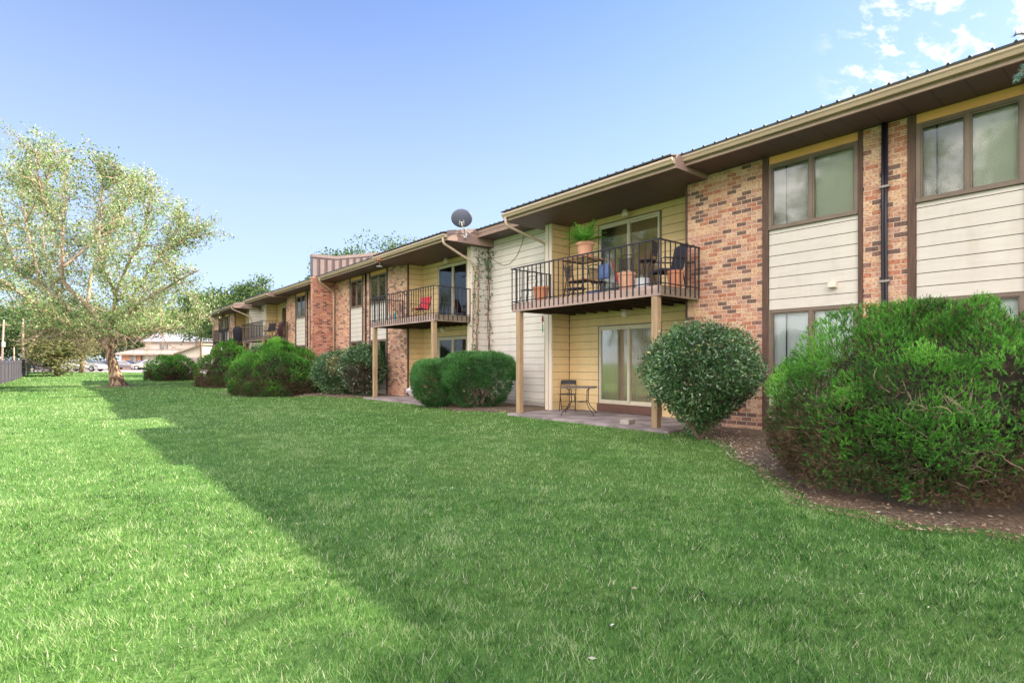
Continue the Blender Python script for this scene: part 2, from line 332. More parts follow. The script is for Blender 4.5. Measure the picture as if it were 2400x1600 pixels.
MAT = dict(
    brick=brickmat('brick', (1.0, 0.97, 0.94)),
    brick_red=brickmat('brick_red', (0.92, 0.72, 0.70)),
    siding=sidingmat('siding_paint', (0.63, 0.59, 0.53), (0.585, 0.55, 0.50)),
    siding_bounce_tint=sidingmat('siding_bounce_tint', (0.80, 0.60, 0.32), (0.74, 0.56, 0.30)),  # yellow put into the paint for warm bounce under the eaves
    siding_white=sidingmat('siding_white', (0.73, 0.69, 0.63), (0.66, 0.63, 0.59)),
    yellow=pm('panel_bounce_tint', (0.88, 0.46, 0.17), (0.80, 0.42, 0.16), 2, 0.55),  # warm bounce light below the soffit painted in as yellow
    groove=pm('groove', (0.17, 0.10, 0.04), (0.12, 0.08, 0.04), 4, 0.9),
    trim=woodmat('brown_board', (0.16, 0.085, 0.055), (0.075, 0.045, 0.035), 'z'),
    white_trim=pm('white_trim', (0.74, 0.65, 0.52), (0.67, 0.59, 0.50), 3, 0.5, st=(4, 4, 0.5)),
    soffit=stripemat('soffit', (0.115, 0.066, 0.076), (0.06, 0.035, 0.04), 'Y', 0.40, 0.9, 0.6),
    fascia=woodmat('fascia_board', (0.40, 0.29, 0.22), (0.29, 0.21, 0.165), 'y', 3),
    rake=woodmat('rake_board', (0.40, 0.27, 0.22), (0.28, 0.19, 0.16), 'x', 3),
    gutter=pm('gutter_metal', (0.56, 0.43, 0.32), (0.48, 0.37, 0.28), 2, 0.35, st=(1, .4, 1)),
    roof=pm('roof_metal', (0.045, 0.05, 0.05), (0.035, 0.04, 0.042), 2, 0.65),
    parapet=pm('parapet_metal', (0.33, 0.245, 0.215), (0.27, 0.20, 0.18), 1.5, 0.45),
    parapet_dark=pm('parapet_seam', (0.12, 0.07, 0.065), None, 2, 0.5),
    bronze=pm('bronze_frame', (0.20, 0.15, 0.11), (0.15, 0.115, 0.09), 5, 0.45),
    alu=pm('pale_frame', (0.66, 0.60, 0.46), (0.58, 0.53, 0.42), 5, 0.4),
    glass=glassmat('window_glass'),
    glass_dark=glassmat('door_glass', (0.92, 0.92, 0.90)),
    screen=pm('insect_screen', (0.25, 0.25, 0.25), (0.2, 0.2, 0.2), 5, 0.7),
    blind=stripemat('blind_slats', (0.54, 0.54, 0.44), (0.38, 0.39, 0.33), 'Z', 0.025, 0.7),
    blind_grey=stripemat('blind_grey', (0.34, 0.32, 0.29), (0.24, 0.23, 0.21), 'Z', 0.025, 0.7),
    blind_low=stripemat('blind_low', (0.82, 0.84, 0.86), (0.66, 0.68, 0.72), 'Z', 0.025, 0.7),
    curtain=pm('curtain', (0.60, 0.52, 0.41), (0.52, 0.45, 0.36), 3, 0.9, st=(1, 6, 0.2)),
    curtain_dark=pm('curtain_dark', (0.36, 0.25, 0.14), (0.30, 0.21, 0.12), 3, 0.9, st=(1, 6, 0.2)),
    room=pm('dark_room', (0.03, 0.028, 0.025), None, 2, 0.9),
    iron=pm('black_iron', (0.030, 0.026, 0.035), (0.02, 0.018, 0.025), 9, 0.45),
    deckwood=woodmat('deck_fascia', (0.52, 0.38, 0.34), (0.36, 0.25, 0.22), 'y', 4),
    deckwood_x=woodmat('deck_side', (0.30, 0.24, 0.17), (0.17, 0.13, 0.09), 'x', 4),
    joist=pm('joist', (0.085, 0.045, 0.035), (0.05, 0.03, 0.025), 3, 0.8),
    post=woodmat('post_wood', (0.52, 0.36, 0.20), (0.33, 0.23, 0.14), 'z', 3),
    concrete=pm('patio_concrete', (0.36, 0.31, 0.30), (0.20, 0.17, 0.165), 2.4, 0.85, bmp=0.3, lo=0.38, hi=0.62),
    block=pm('concrete_block', (0.42, 0.39, 0.35), (0.34, 0.31, 0.28), 12, 0.9, bmp=0.3),
    sill=woodmat('door_sill', (0.22, 0.11, 0.08), (0.14, 0.075, 0.055), 'y', 4),
    globe=pm('lamp_globe', (0.75, 0.70, 0.58), (0.70, 0.64, 0.52), 4, 0.3),
    pipe=pm('black_pipe', (0.018, 0.018, 0.028), (0.012, 0.012, 0.02), 6, 0.35),
    strap=pm('strap_metal', (0.35, 0.30, 0.28), None, 6, 0.5),
    terracotta=pm('terracotta', (0.60, 0.24, 0.12), (0.50, 0.20, 0.11), 4, 0.8),
    terracotta_pale=pm('terracotta_pale', (0.66, 0.36, 0.24), (0.55, 0.28, 0.19), 4, 0.8),
    soilpot=pm('potting_soil', (0.06, 0.04, 0.03), None, 8, 0.95),
    red=pm('red_cloth', (0.60, 0.035, 0.06), (0.50, 0.03, 0.05), 4, 0.7),
    black_cloth=pm('black_cloth', (0.03, 0.03, 0.045), None, 8, 0.8),
    white_plastic=pm('white_plastic', (0.66, 0.68, 0.72), None, 4, 0.4),
    blue=pm('blue_plastic', (0.12, 0.19, 0.42), (0.10, 0.15, 0.34), 4, 0.5),
    teal=pm('teal_cup', (0.05, 0.38, 0.40), None, 4, 0.4),
    tablewood=woodmat('table_wood', (0.50, 0.27, 0.14), (0.36, 0.18, 0.10), 'y', 5),
    dish=pm('dish_grey', (0.13, 0.14, 0.20), (0.11, 0.12, 0.17), 2, 0.5),
    galv=pm('galvanised', (0.55, 0.53, 0.52), (0.42, 0.40, 0.40), 8, 0.4, metal=0.3),
    bark=pm('bark', (0.40, 0.28, 0.18), (0.10, 0.055, 0.035), 7, 0.9, st=(1, 1, 0.45), bmp=0.8, lo=0.42, hi=0.56),
    twig=pm('twig', (0.30, 0.22, 0.17), (0.16, 0.11, 0.085), 9, 0.9),
    tyre=pm('tyre', (0.02, 0.02, 0.022), None, 6, 0.8),
    rim=pm('rim', (0.6, 0.6, 0.62), None, 6, 0.3, metal=0.7),
    carglass=pm('car_glass', (0.05, 0.07, 0.09), None, 3, 0.08, spec=0.8),
    carpaint=pm('silver_paint', (0.60, 0.60, 0.60), (0.56, 0.56, 0.57), 3, 0.25, metal=0.5, coat=0.6),
    carpaint_tan=pm('tan_paint', (0.58, 0.52, 0.44), None, 3, 0.25, metal=0.4, coat=0.6),
    carpaint_dark=pm('dark_paint', (0.05, 0.06, 0.10), None, 3, 0.25, metal=0.3, coat=0.6),
    carpaint_grey=pm('grey_paint', (0.30, 0.28, 0.29), None, 3, 0.25, metal=0.5, coat=0.6),
    carpaint_blue=pm('blue_paint', (0.04, 0.10, 0.35), None, 3, 0.25, metal=0.2, coat=0.6),
    carpaint_red=pm('red_paint', (0.50, 0.02, 0.03), None, 3, 0.3, coat=0.6),
    asphalt=pm('asphalt', (0.36, 0.31, 0.31), (0.30, 0.26, 0.26), 0.4, 0.9),
    fence_dark=pm('dark_fence', (0.085, 0.075, 0.095), (0.065, 0.06, 0.075), 2, 0.6),
    fence_wood=woodmat('grey_fence_wood', (0.46, 0.36, 0.32), (0.34, 0.27, 0.24), 'z', 4),
    beige_wall=pm('beige_wall', (0.60, 0.53, 0.46), (0.55, 0.49, 0.43), 0.6, 0.7),
    far_brick=brickmat('far_brick', (0.95, 0.75, 0.65)),
    far_roof=pm('far_roof', (0.34, 0.34, 0.38), (0.28, 0.28, 0.32), 0.8, 0.6),
    far_roof_tan=pm('far_roof_tan', (0.42, 0.33, 0.27), (0.36, 0.28, 0.24), 0.8, 0.6),
    headlight=pm('headlight', (0.8, 0.8, 0.8), None, 3, 0.15),
    bag=pm('white_bag', (0.72, 0.71, 0.74), (0.6, 0.58, 0.62), 6, 0.5),
)
# ================================================================ THE APARTMENT BUILDING
XB, XR, XD = 10.55, 11.25, 9.15          # brick plane, recessed plane, balcony front
ZL0, ZH = 0.134, 0.2077                  # siding courses
bld = thing('apartment_building', (11.0, 27.0, 0.0),
            'long two storey apartment building of brick and cream siding with balconies', 'apartment building')
def siding(mb, axis, plane, a0, a1, z0, z1, out=-1):
    """clapboards on the plane (axis 'x': x = plane, running in y); out = direction the wall faces"""
    n0 = math.floor((z0 - ZL0) / ZH)
    z = ZL0 + n0 * ZH
    def q(o0, za, o1, zb, mi):
        if axis == 'x': P = [(plane + out*o0, a0, za), (plane + out*o0, a1, za), (plane + out*o1, a1, zb), (plane + out*o1, a0, zb)]
        else: P = [(a0, plane + out*o0, za), (a1, plane + out*o0, za), (a1, plane + out*o1, zb), (a0, plane + out*o1, zb)]
        mb.face(P, mi)
    while z < z1 - 0.01:
        zb, zt = max(z, z0), min(z + ZH, z1)
        if zt - zb > 0.02:
            q(0.020, zb + (0.010 if zb == z else 0), 0.012, zt, 0)
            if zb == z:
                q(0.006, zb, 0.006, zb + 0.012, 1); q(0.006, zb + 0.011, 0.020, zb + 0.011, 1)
        z += ZH
def sid(args, mat):
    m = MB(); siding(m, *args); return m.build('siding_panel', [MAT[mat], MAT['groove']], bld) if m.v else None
def one(name, mat, *box):
    return MB().box(*box).build(name, MAT[mat], bld)
def window(parent, y0, y1, z0, z1, X=XB, blind='blind', blind2='blind_grey', panes=2, far_screen=True, pull=0.0):
    """sliding window seen from -x; y1 is the far end"""
    f = MB(); T = 0.055; x0, x1 = X - 0.035, X + 0.06
    f.box(x0, x1, y0, y1, z1 - T, z1); f.box(x0 - 0.02, x1, y0 - 0.0, y1, z0, z0 + T)
    f.box(x0, x1, y0, y0 + T, z0 + T, z1 - T); f.box(x0, x1, y1 - T, y1, z0 + T, z1 - T)
    ym = (y0 + y1) / 2
    f.box(x0 + 0.004, x1, ym - 0.03, ym + 0.03, z0 + T, z1 - T)
    for a, b in ((y0 + T, ym - 0.03), (ym + 0.03, y1 - T)):     # sash rails
        f.box(x0 + 0.02, x1 - 0.02, a, b, z0 + T, z0 + T + 0.025); f.box(x0 + 0.02, x1 - 0.02, a, b, z1 - T - 0.025, z1 - T)
        f.box(x0 + 0.02, x1 - 0.02, a, a + 0.022, z0 + T + 0.025, z1 - T - 0.025); f.box(x0 + 0.02, x1 - 0.02, b - 0.022, b, z0 + T + 0.025, z1 - T - 0.025)
    w = f.build('window', MAT['bronze'], parent)
    def sub(name, xa, a, b, za, zb, mat):
        MB().box(xa, xa + 0.006, a, b, za, zb).build(name, MAT[mat], w)
    sub('pane', X + 0.012, y0 + T, ym - 0.03, z0 + T, z1 - T, 'glass')
    sub('pane', X + 0.004, ym + 0.03, y1 - T, z0 + T, z1 - T, 'glass')
    g = 0.09 + 0.0
    sub('blind', X + 0.075, y0 + 0.01, ym, z0 + 0.02, z1 - 0.02, blind)
    sub('blind', X + 0.075, ym + 0.012, y1 - 0.01, z0 + 0.02, z1 - 0.02, blind2)
    # thin sash stile half way across, as a partly opened sash shows
    MB().box(X + 0.022, X + 0.034, y1 - 0.42 * (y1 - ym), y1 - 0.42 * (y1 - ym) + 0.02, z0 + T, z1 - T).build('sash_stile', MAT['iron'], w)
    return w
def slider(parent, y0, y1, z0, z1, X=XR, curtain='curtain', sill=0.0, dark='curtain'):
    f = MB(); T = 0.05; x0, x1 = X - 0.045, X + 0.08
    f.box(x0, x1, y0, y1, z1 - T, z1); f.box(x0, x1, y0, y1, z0, z0 + 0.045)
    f.box(x0, x1, y0, y0 + T, z0 + 0.045, z1 - T); f.box(x0, x1, y1 - T, y1, z0 + 0.045, z1 - T)
    ym = (y0 + y1) / 2
    f.box(x0 + 0.01, x1, ym - 0.03, ym + 0.03, z0 + 0.045, z1 - T)
    for a, b, o in ((y0 + T, ym - 0.03, 0.03), (ym + 0.03, y1 - T, 0.0)):
        f.box(X + o - 0.03, X + o + 0.005, a, b, z0 + 0.045, z0 + 0.10); f.box(X + o - 0.03, X + o + 0.005, a, b, z1 - T - 0.05, z1 - T)
    w = f.build('sliding_door', MAT['alu'], parent)
    fr = MB()
    fr.box(X - 0.03, X + 0.02, y0 - 0.05, y0, z0 - sill, z1 + 0.03); fr.box(X - 0.03, X + 0.02, y1, y1 + 0.05, z0 - sill, z1 + 0.03)
    fr.box(X - 0.03, X + 0.02, y0, y1, z1, z1 + 0.03)
    fr.build('casing', MAT['bronze'], w)
    MB().box(X + 0.02, X + 0.026, y0 + T, ym - 0.03, z0 + 0.045, z1 - T).build('pane', MAT['glass_dark'], w)
    MB().box(X - 0.012, X - 0.006, ym + 0.03, y1 - T, z0 + 0.045, z1 - T).build('pane', MAT['glass_dark'], w)
    c = MB(); n = 26 if curtain == 'curtain' else 8                              # hanging vertical blinds with folds
    for k in range(n):
        a = y0 + (y1 - y0) * k / n; b = y0 + (y1 - y0) * (k + 1) / n
        e_ = 0.085 if curtain == 'curtain' else 0.062
        c.face([(X + 0.06, a, z0), (X + e_, b, z0), (X + e_, b, z1), (X + 0.06, a, z1)])
    c.build('curtain', MAT[curtain], w)
    if sill: MB().box(X - 0.08, X + 0.02, y0 - 0.05, y1 + 0.05, z0 - sill, z0 - 0.002).build('door_sill', MAT['sill'], w)
    return w
def balcony(parent, ya, yb, rail_sides=(True, True), bars=0.155, dense=False):
    """ya < yb"""
    d = MB()
    d.box(XD + 0.04, XR + 0.0, ya + 0.04, yb - 0.04, 2.93, 2.975)
    dk = d.build('balcony', MAT['joist'], parent)
    MB().box(XD, XD + 0.038, ya, yb, 2.755, 2.965).build('fascia_board', MAT['deckwood'], dk)
    for q in (ya, yb - 0.038): MB().box(XD + 0.038, XB - 0.01, q, q + 0.038, 2.757, 2.965).build('side_board', MAT['deckwood_x'], dk)
    j = MB(); y = ya + 0.3
    while y < yb - 0.2:
        j.box(XD + 0.05, XR - 0.02, y, y + 0.04, 2.765, 2.93); y += 0.4
    j.build('joists', MAT['joist'], dk)
    r = MB(); top = 3.85
    def bar(x, y):
        r.box(x - 0.010, x + 0.010, y - 0.010, y + 0.010, 2.80, top)
    n = int(round((yb - ya - 0.04) / bars))
    for k in range(n + 1):
        bar(XD - 0.013, ya + 0.01 + (yb - ya - 0.02) * k / n)
    r.box(XD - 0.03, XD + 0.008, ya - 0.028, yb + 0.028, top, top + 0.028)
    r.box(XD - 0.001, XD + 0.016, ya, yb, 3.0, 3.022)
    for y, on, sg in ((ya, rail_sides[0], -1), (yb, rail_sides[1], 1)):
        if not on: continue
        m_ = int(round((XB - XD) / 0.17))
        yy = y + sg * 0.013
        for k in range(1, m_): bar(XD + (XB - XD) * k / m_, yy)
        bar(XB - 0.03, yy)
        r.box(XD + 0.008, XB - 0.005, yy - 0.017, yy + 0.017, top + 0.001, top + 0.027)
        r.box(XD + 0.016, XB - 0.01, yy - 0.008, yy + 0.008, 3.001, 3.021)
    r.build('railing', MAT['iron'], dk)
    for y in (ya + 0.06, yb - 0.28):
        MB().box(XD + 0.01, XD + 0.15, y, y + 0.14, 0.14, 2.755).build('post', MAT['post'], dk, bevel=0.008)
    return dk
def lamp(parent, x, y, z):
    m = MB(); m.lathe([(0.05, 0.0), (0.055, -0.03), (0.075, -0.045), (0.092, -0.09), (0.092, -0.13), (0.07, -0.17), (0.035, -0.19)], (x, y, z), 16)
    m.build('porch_light', MAT['globe'], parent, smooth=True)
def downspout(parent, pts, w=0.045):
    # rounded elbows by subdividing the corners
    P = [Vector(p) for p in pts]; Q = [P[0]]
    for k in range(1, len(P) - 1):
        a, b, c = P[k-1], P[k], P[k+1]
        r = min(0.10, (b - a).length * 0.45, (c - b).length * 0.45)
        s, e = b + (a - b).normalized() * r, b + (c - b).normalized() * r
        for t in (0, .25, .5, .75, 1): Q.append(s * (1-t)**2 + b * 2*t*(1-t) + e * t*t)
    Q.append(P[-1])
    MB().tube(Q, w, 8, flat=0.8).build('downspout', MAT['gutter'], parent, smooth=True)
def gutter(parent, X, z, ya, yb):
    prof = [(X, z + 0.115), (X, z), (X - 0.075, z), (X - 0.10, z + 0.045), (X - 0.125, z + 0.07), (X - 0.125, z + 0.115), (X - 0.110, z + 0.115), (X - 0.110, z + 0.075), (X - 0.02, z + 0.02), (X - 0.015, z + 0.115)]
    m = MB(); m.prism(prof, 'y', ya, yb)
    g = m.build('gutter', MAT['gutter'], parent)
    pr = [(X, z + 0.113), (X, z + 0.002), (X - 0.074, z + 0.002), (X - 0.099, z + 0.045), (X - 0.123, z + 0.07), (X - 0.123, z + 0.113)]
    for q in (ya - 0.004, yb): MB().prism(pr, 'y', q, q + 0.004).build('end_cap', MAT['gutter'], g)
SL = 0.2
def zroof(x): return 5.575 + SL * (x - 9.58)
RIDGE = 16.0
roofparts = []
def roofseg(parent, xe, ya, yb):
    m = MB(); zr = zroof(RIDGE)
    prof = [(xe, zroof(xe)), (RIDGE, zr), (RIDGE, zr - 0.04), (xe, zroof(xe) - 0.03)]
    m.prism(prof, 'y', ya, yb)
    m.prism([(RIDGE, zr), (22.5, zr - 1.3), (22.5, zr - 1.34), (RIDGE, zr - 0.04)], 'y', ya, yb)
    y = math.ceil(ya / 0.236) * 0.236
    while y < yb:                                # raised ribs
        m.prism([(y - 0.022, 0), (y - 0.012, 0.022), (y + 0.012, 0.022), (y + 0.022, 0)], 'y', 0, 0) if False else None
        i = len(m.v)
        for x in (xe - 0.012, RIDGE):
            z = zroof(x)
            m.v += [(x, y - 0.022, z), (x, y - 0.010, z + 0.022), (x, y + 0.010, z + 0.022), (x, y + 0.022, z)]
        for f in ((0,1,2,3), (7,6,5,4), (0,4,5,1), (1,5,6,2), (2,6,7,3), (3,7,4,0)):
            m.f.append(tuple(i + k for k in f)); m.m.append(0)
        y += 0.236
    m.build('roof', MAT['roof'], parent)
def soffit(parent, X, x2, ya, yb, z):
    MB().box(X + 0.002, x2, ya, yb, z, z + 0.02).build('soffit', MAT['soffit'], parent)
def fascia(parent, X, z, ya, yb, zt):
    m = MB(); m.box(X, X + 0.03, ya, yb, z - 0.004, zt)
    m.box(X - 0.012, X, ya, yb, z - 0.006, z + 0.035)
    m.build('fascia', MAT['fascia'], parent)
def rake(parent, y0, y1, xa, xb, z):
    """board across the eave (in x) with its top following the roof"""
    m = MB(); m.prism([(xa, z), (xb, z), (xb, zroof(xb) - 0.04), (xa, zroof(xa) - 0.04)], 'y', y0, y1)
    m.build('rake_board', MAT['rake'], parent)
    t = MB(); t.prism([(xa - 0.02, zroof(xa - 0.02) - 0.10), (xb, zroof(xb) - 0.10), (xb, zroof(xb) + 0.025), (xa - 0.02, zroof(xa - 0.02) + 0.025)], 'y', y0 - 0.018 if y1 > y0 else y0, y0 - 0.001)
    t.build('roof_edge_trim', MAT['parapet'], parent)

def half(M, sg, cfg):
    """one half of a module, mirrored by sg about y = M"""
    Y = lambda d: M + sg * d
    def rng(a, b): return (min(Y(a), Y(b)), max(Y(a), Y(b)))
    p = bld
    dw, dr, dj = cfg.get('dw', 1.70), 6.20, 6.68
    # wing wall
    a, b = rng(dw, dw + 0.26)
    m = MB(); m.box(XB + 0.02, XR + 0.2, a + 0.02, b - 0.02, 0.1, 5.5); m.build('wing_wall', MAT['siding_white'], p)
    sid(('y', a + 0.02, XB + 0.03, XR, 0.14, 5.28, -1), 'siding_bounce_tint' if sg < 0 else 'siding_white')
    sid(('y', b - 0.02, XB + 0.03, XR, 0.14, 5.28, 1), 'siding_white' if sg < 0 else 'siding_bounce_tint')
    m = MB(); m.box(XB - 0.01, XB + 0.03, a - 0.002, a + 0.11, 0.12, 5.27); m.box(XB - 0.012, XB + 0.03, a + 0.14, b + 0.002, 0.12, 5.27)
    m.build('corner_board', MAT['white_trim'], p)
    # recess: back wall in siding round two sliding doors
    ra, rb = rng(dw + 0.24, dr)
    da, db = rng(3.10, 5.02)
    m = MB(); m.box(XR + 0.01, XR + 0.25, ra, da - 0.05, 0.0, 5.4); m.box(XR + 0.01, XR + 0.25, db + 0.05, rb, 0.0, 5.4)
    m.box(XR + 0.01, XR + 0.25, da - 0.05, db + 0.05, 2.44, 3.02); m.box(XR + 0.01, XR + 0.25, da - 0.05, db + 0.05, 5.13, 5.4)
    m.box(XR + 0.4, XR + 0.5, da - 0.2, db + 0.2, 0.0, 5.4)
    m.build('recess_wall', MAT['siding_bounce_tint'], p)
    for z0, z1, dz0, dz1 in ((0.14, 2.76, 0.14, 2.42), (2.98, 5.27, 2.98, 5.12)):
        sid(('x', XR, ra, da - 0.05, z0, z1), 'siding_bounce_tint'); sid(('x', XR, db + 0.05, rb, z0, z1), 'siding_bounce_tint')
        sid(('x', XR, da - 0.05, db + 0.05, dz1, z1), 'siding_bounce_tint')
    m = MB(); cy = rb if sg < 0 else ra
    m.box(XR - 0.03, XR + 0.0, (ra if sg > 0 else rb - 0.03), (ra + 0.03 if sg > 0 else rb), 0.14, 5.27); 
    m.build('corner_strip', MAT['groove'], p)
    slider(p, da, db, 0.36, 2.39, curtain=cfg.get('c_low', 'curtain'), sill=0.21)
    slider(p, da, db, 3.00, 5.08, curtain=cfg.get('c_up', 'curtain_dark'), sill=0.02)
    ba, bb = rng(1.94, 6.50)
    balcony(p, ba, bb, bars=cfg.get('bars', 0.155))
    lamp(p, 11.0, Y(4.15), 5.268); lamp(p, 10.9, Y(4.2), 2.76)
    # recess side towards the pier: siding return
    yy = Y(dr)
    sid(('y', yy, XB + 0.03, XR, 0.14, 2.76, -sg), 'siding_bounce_tint'); sid(('y', yy, XB + 0.03, XR, 2.98, 5.27, -sg), 'siding_bounce_tint')
    # brick pier beside the recess
    a, b = rng(dr + 0.02, 7.87)
    m = MB(); m.box(XB, XR + 0.3, a, b, -0.2, 5.36); m.build('brick_pier', MAT['brick'], p)
    e = rng(dr - 0.03, dr + 0.018); one('trim_board', 'trim', XB - 0.012, XB + 0.05, *e, 0.1, 5.36)
    for q in ((7.872, 7.99), (9.53, 9.60), (10.24, 10.35), (11.64, 11.72)):
        one('trim_board', 'trim', XB - 0.02, XB + 0.08, *rng(*q), 0.0, 5.365)
    # brick between the windows, with the black conduit
    a, b = rng(9.602, 10.238); m = MB(); m.box(XB, XB + 0.3, a, b, -0.2, 5.36); m.build('brick_pier', MAT['brick'], p)
    yc = Y(9.93)
    m = MB(); m.tube([(XB - 0.045, yc - 0.022, 0.2), (XB - 0.045, yc - 0.026, 2.0), (XB - 0.05, yc - 0.018, 3.4), (XB - 0.045, yc - 0.024, 5.36)], 0.028, 8)
    m.tube([(XB - 0.04, yc + 0.026, 0.2), (XB - 0.045, yc + 0.020, 1.7), (XB - 0.045, yc + 0.026, 3.9), (XB - 0.04, yc + 0.022, 5.36)], 0.025, 8)
    c = m.build('conduit', MAT['pipe'], p, smooth=True)
    for z in (1.2, 2.75, 4.3): MB().box(XB - 0.078, XB - 0.002, yc - 0.075, yc + 0.075, z, z + 0.035).build('clamp', MAT['strap'], c)
    # window bays
    for k, (d0, d1) in enumerate(((7.995, 9.525), (10.355, 11.635))):
        a, b = rng(d0, d1)
        m = MB(); m.box(XB + 0.10, XB + 0.3, a, b, 0.0, 5.36); m.build('bay_wall', MAT['room'], p)
        for z0, z1 in ((2.44, 3.955), (0.12, 1.10)):
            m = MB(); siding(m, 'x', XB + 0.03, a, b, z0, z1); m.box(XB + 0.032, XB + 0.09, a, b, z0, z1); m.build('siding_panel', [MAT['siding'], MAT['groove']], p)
        m = MB(); m.box(XB + 0.01, XB + 0.09, a, b, 5.215, 5.365); m.build('header_panel', MAT['yellow'], p)
        window(p, a, b, 3.96, 5.21, XB + 0.02)
        window(p, a, b, 1.105, 2.43, XB + 0.02, 'blind_low', 'blind_low')
    a, b = rng(11.722, 13.50); m = MB(); m.box(XB, XB + 0.3, a, b, -0.2, 5.36); m.build('brick_pier', MAT['brick'], p)
    # eaves
    de = cfg.get('de', 1.35)
    a, b = rng(dj, 13.45); soffit(p, 9.73, XR + 0.3, a, b, 5.37); fascia(p, 9.73, 5.37, a, b, zroof(9.73) - 0.03); gutter(p, 9.728, 5.44, a, b); roofseg(p, 9.585, a, b)
    a, b = rng(de, dj); soffit(p, 9.42, XR + 0.3, a, b, 5.27); fascia(p, 9.42, 5.27, a, b, zroof(9.42) - 0.03); gutter(p, 9.418, 5.345, a, b); roofseg(p, 9.275, a, b)
    yj = Y(dj); m = MB(); m.box(9.42, XR + 0.2, min(yj, yj + sg * 0.03), max(yj, yj + sg * 0.03), 5.268, 5.53); m.build('eave_return', MAT['rake'], p)
    ye = Y(de)
    rake(p, min(ye, ye - sg*0.03), max(ye, ye - sg*0.03), 9.42, XR + 0.1, 5.265)
    return Y

MODS = [13.1, 40.35]
cfgA = dict(de=1.30, dw=1.70, c_up='curtain_dark', c_low='curtain'); cfgB = dict(de=1.60, dw=1.85, c_up='room', c_low='curtain_dark')
for i, M in enumerate(MODS):
    half(M, -1, cfgA if i == 0 else dict(cfgB, de=1.45)); half(M, 1, cfgB)
    # middle white wall with its set-back eave
    a, b = M - 1.72, M + 1.87
    m = MB(); m.box(XR + 0.01, XR + 0.3, a, b, 0.25, 5.65); m.build('wall', MAT['siding_white'], bld)
    sid(('x', XR, a, b, 0.30, 5.50), 'siding_white')
    MB().box(XR - 0.0, XR + 0.28, a, b, -0.1, 0.25).build('foundation', MAT['block'], bld)
    soffit(bld, 10.55, XR + 0.3, M - 1.30, M + 1.60, 5.50)
    m = MB(); m.box(10.55, 10.58, M - 1.30, M + 1.60, 5.495, 5.70); m.box(10.535, 10.55, M - 1.30, M + 1.60, 5.62, 5.72); m.build('fascia', MAT['rake'], bld)
    roofseg(bld, 10.50, M - 1.30, M + 1.60)
    for yj_, z0_, z1_ in ((M + 0.32, 0.30, 4.08), (M - 0.88, 4.08, 5.5)):
        for k_ in range(int((z1_ - z0_) / ZH)):
            if (k_ * 7 + int(z0_)) % 3 != 1: one('siding_joint', 'groove', XR - 0.021, XR - 0.004, yj_, yj_ + 0.006, ZL0 + ZH * (math.ceil((z0_ - ZL0) / ZH) + k_) + .012, ZL0 + ZH * (math.ceil((z0_ - ZL0) / ZH) + k_ + 1)) if k_ % 6 == 0 and M < 20 else None
# fire walls: brick below, metal clad parapet above the roof
for y in (26.58,):
    m = MB(); m.box(9.45, 11.5, y, y + 0.29, -0.2, 5.36); m.box(9.45, 9.73, y, y+0.29, 5.36, 5.60); m.box(9.73, 11.5, y, y + 0.29, 5.36, 5.55)
    if y < 50: 
        m.build('fire_wall', MAT['brick_red'], bld)
        m = MB(); m.prism([(9.45, 5.602), (9.45, 6.62), (10.6, 6.66), (13.3, 7.22), (16.0, 7.75), (18, 7.75), (18, 5.8), (11.5, 5.6)], 'y', y - 0.01, y + 0.30)
        pr = m.build('parapet', MAT['parapet'], bld)
        m = MB(); x = 9.75
        while x < 16: 
            m.box(x, x + 0.045, y - 0.045, y - 0.011, zroof(x) + 0.0, 6.50 + max(0, (x - 10.6)) * 0.205); x += 0.36
        m.build('seam', MAT['parapet_dark'], pr)
        m = MB(); m.prism([(9.42, 6.50), (9.42, 6.64), (10.6, 6.68), (13.3, 7.24), (16.0, 7.77), (16.0, 7.62), (13.3, 7.09), (10.6, 6.53)], 'y', y - 0.05, y + 0.34)
        m.build('cap_trim', MAT['parapet'], pr)
        MB().box(9.435, 9.452, y - 0.02, y + 0.31, 5.60, 6.60).build('edge_strip', MAT['dish'], pr)
# plain end wall and the body behind the front rooms; the part beyond the near fire wall
m = MB(); m.box(11.8, 22.3, -1.3, 54.13, 0, 5.5); m.prism([(11.8, 5.5), (22.3, 5.5), (22.3, 5.52), (16, 6.75), (11.8, 5.93)], 'y', -1.28, 54.1)
m.box(10.55, 11.8, -1.3, -0.41, 0, 5.36); m.build('wall', MAT['brick'], bld)
MB().box(10.55, 11.8, 53.8, 54.15, 0, 5.36).build('brick_pier', MAT['brick'], bld)
roofseg(bld, 9.585, -1.5, -0.355); soffit(bld, 9.73, 11.8, -1.5, -0.355, 5.37); fascia(bld, 9.73, 5.37, -1.5, -0.355, zroof(9.73) - .03); gutter(bld, 9.728, 5.44, -1.5, -0.36)
rake(bld, 54.16, 54.19, 9.73, 15.9, 5.35)
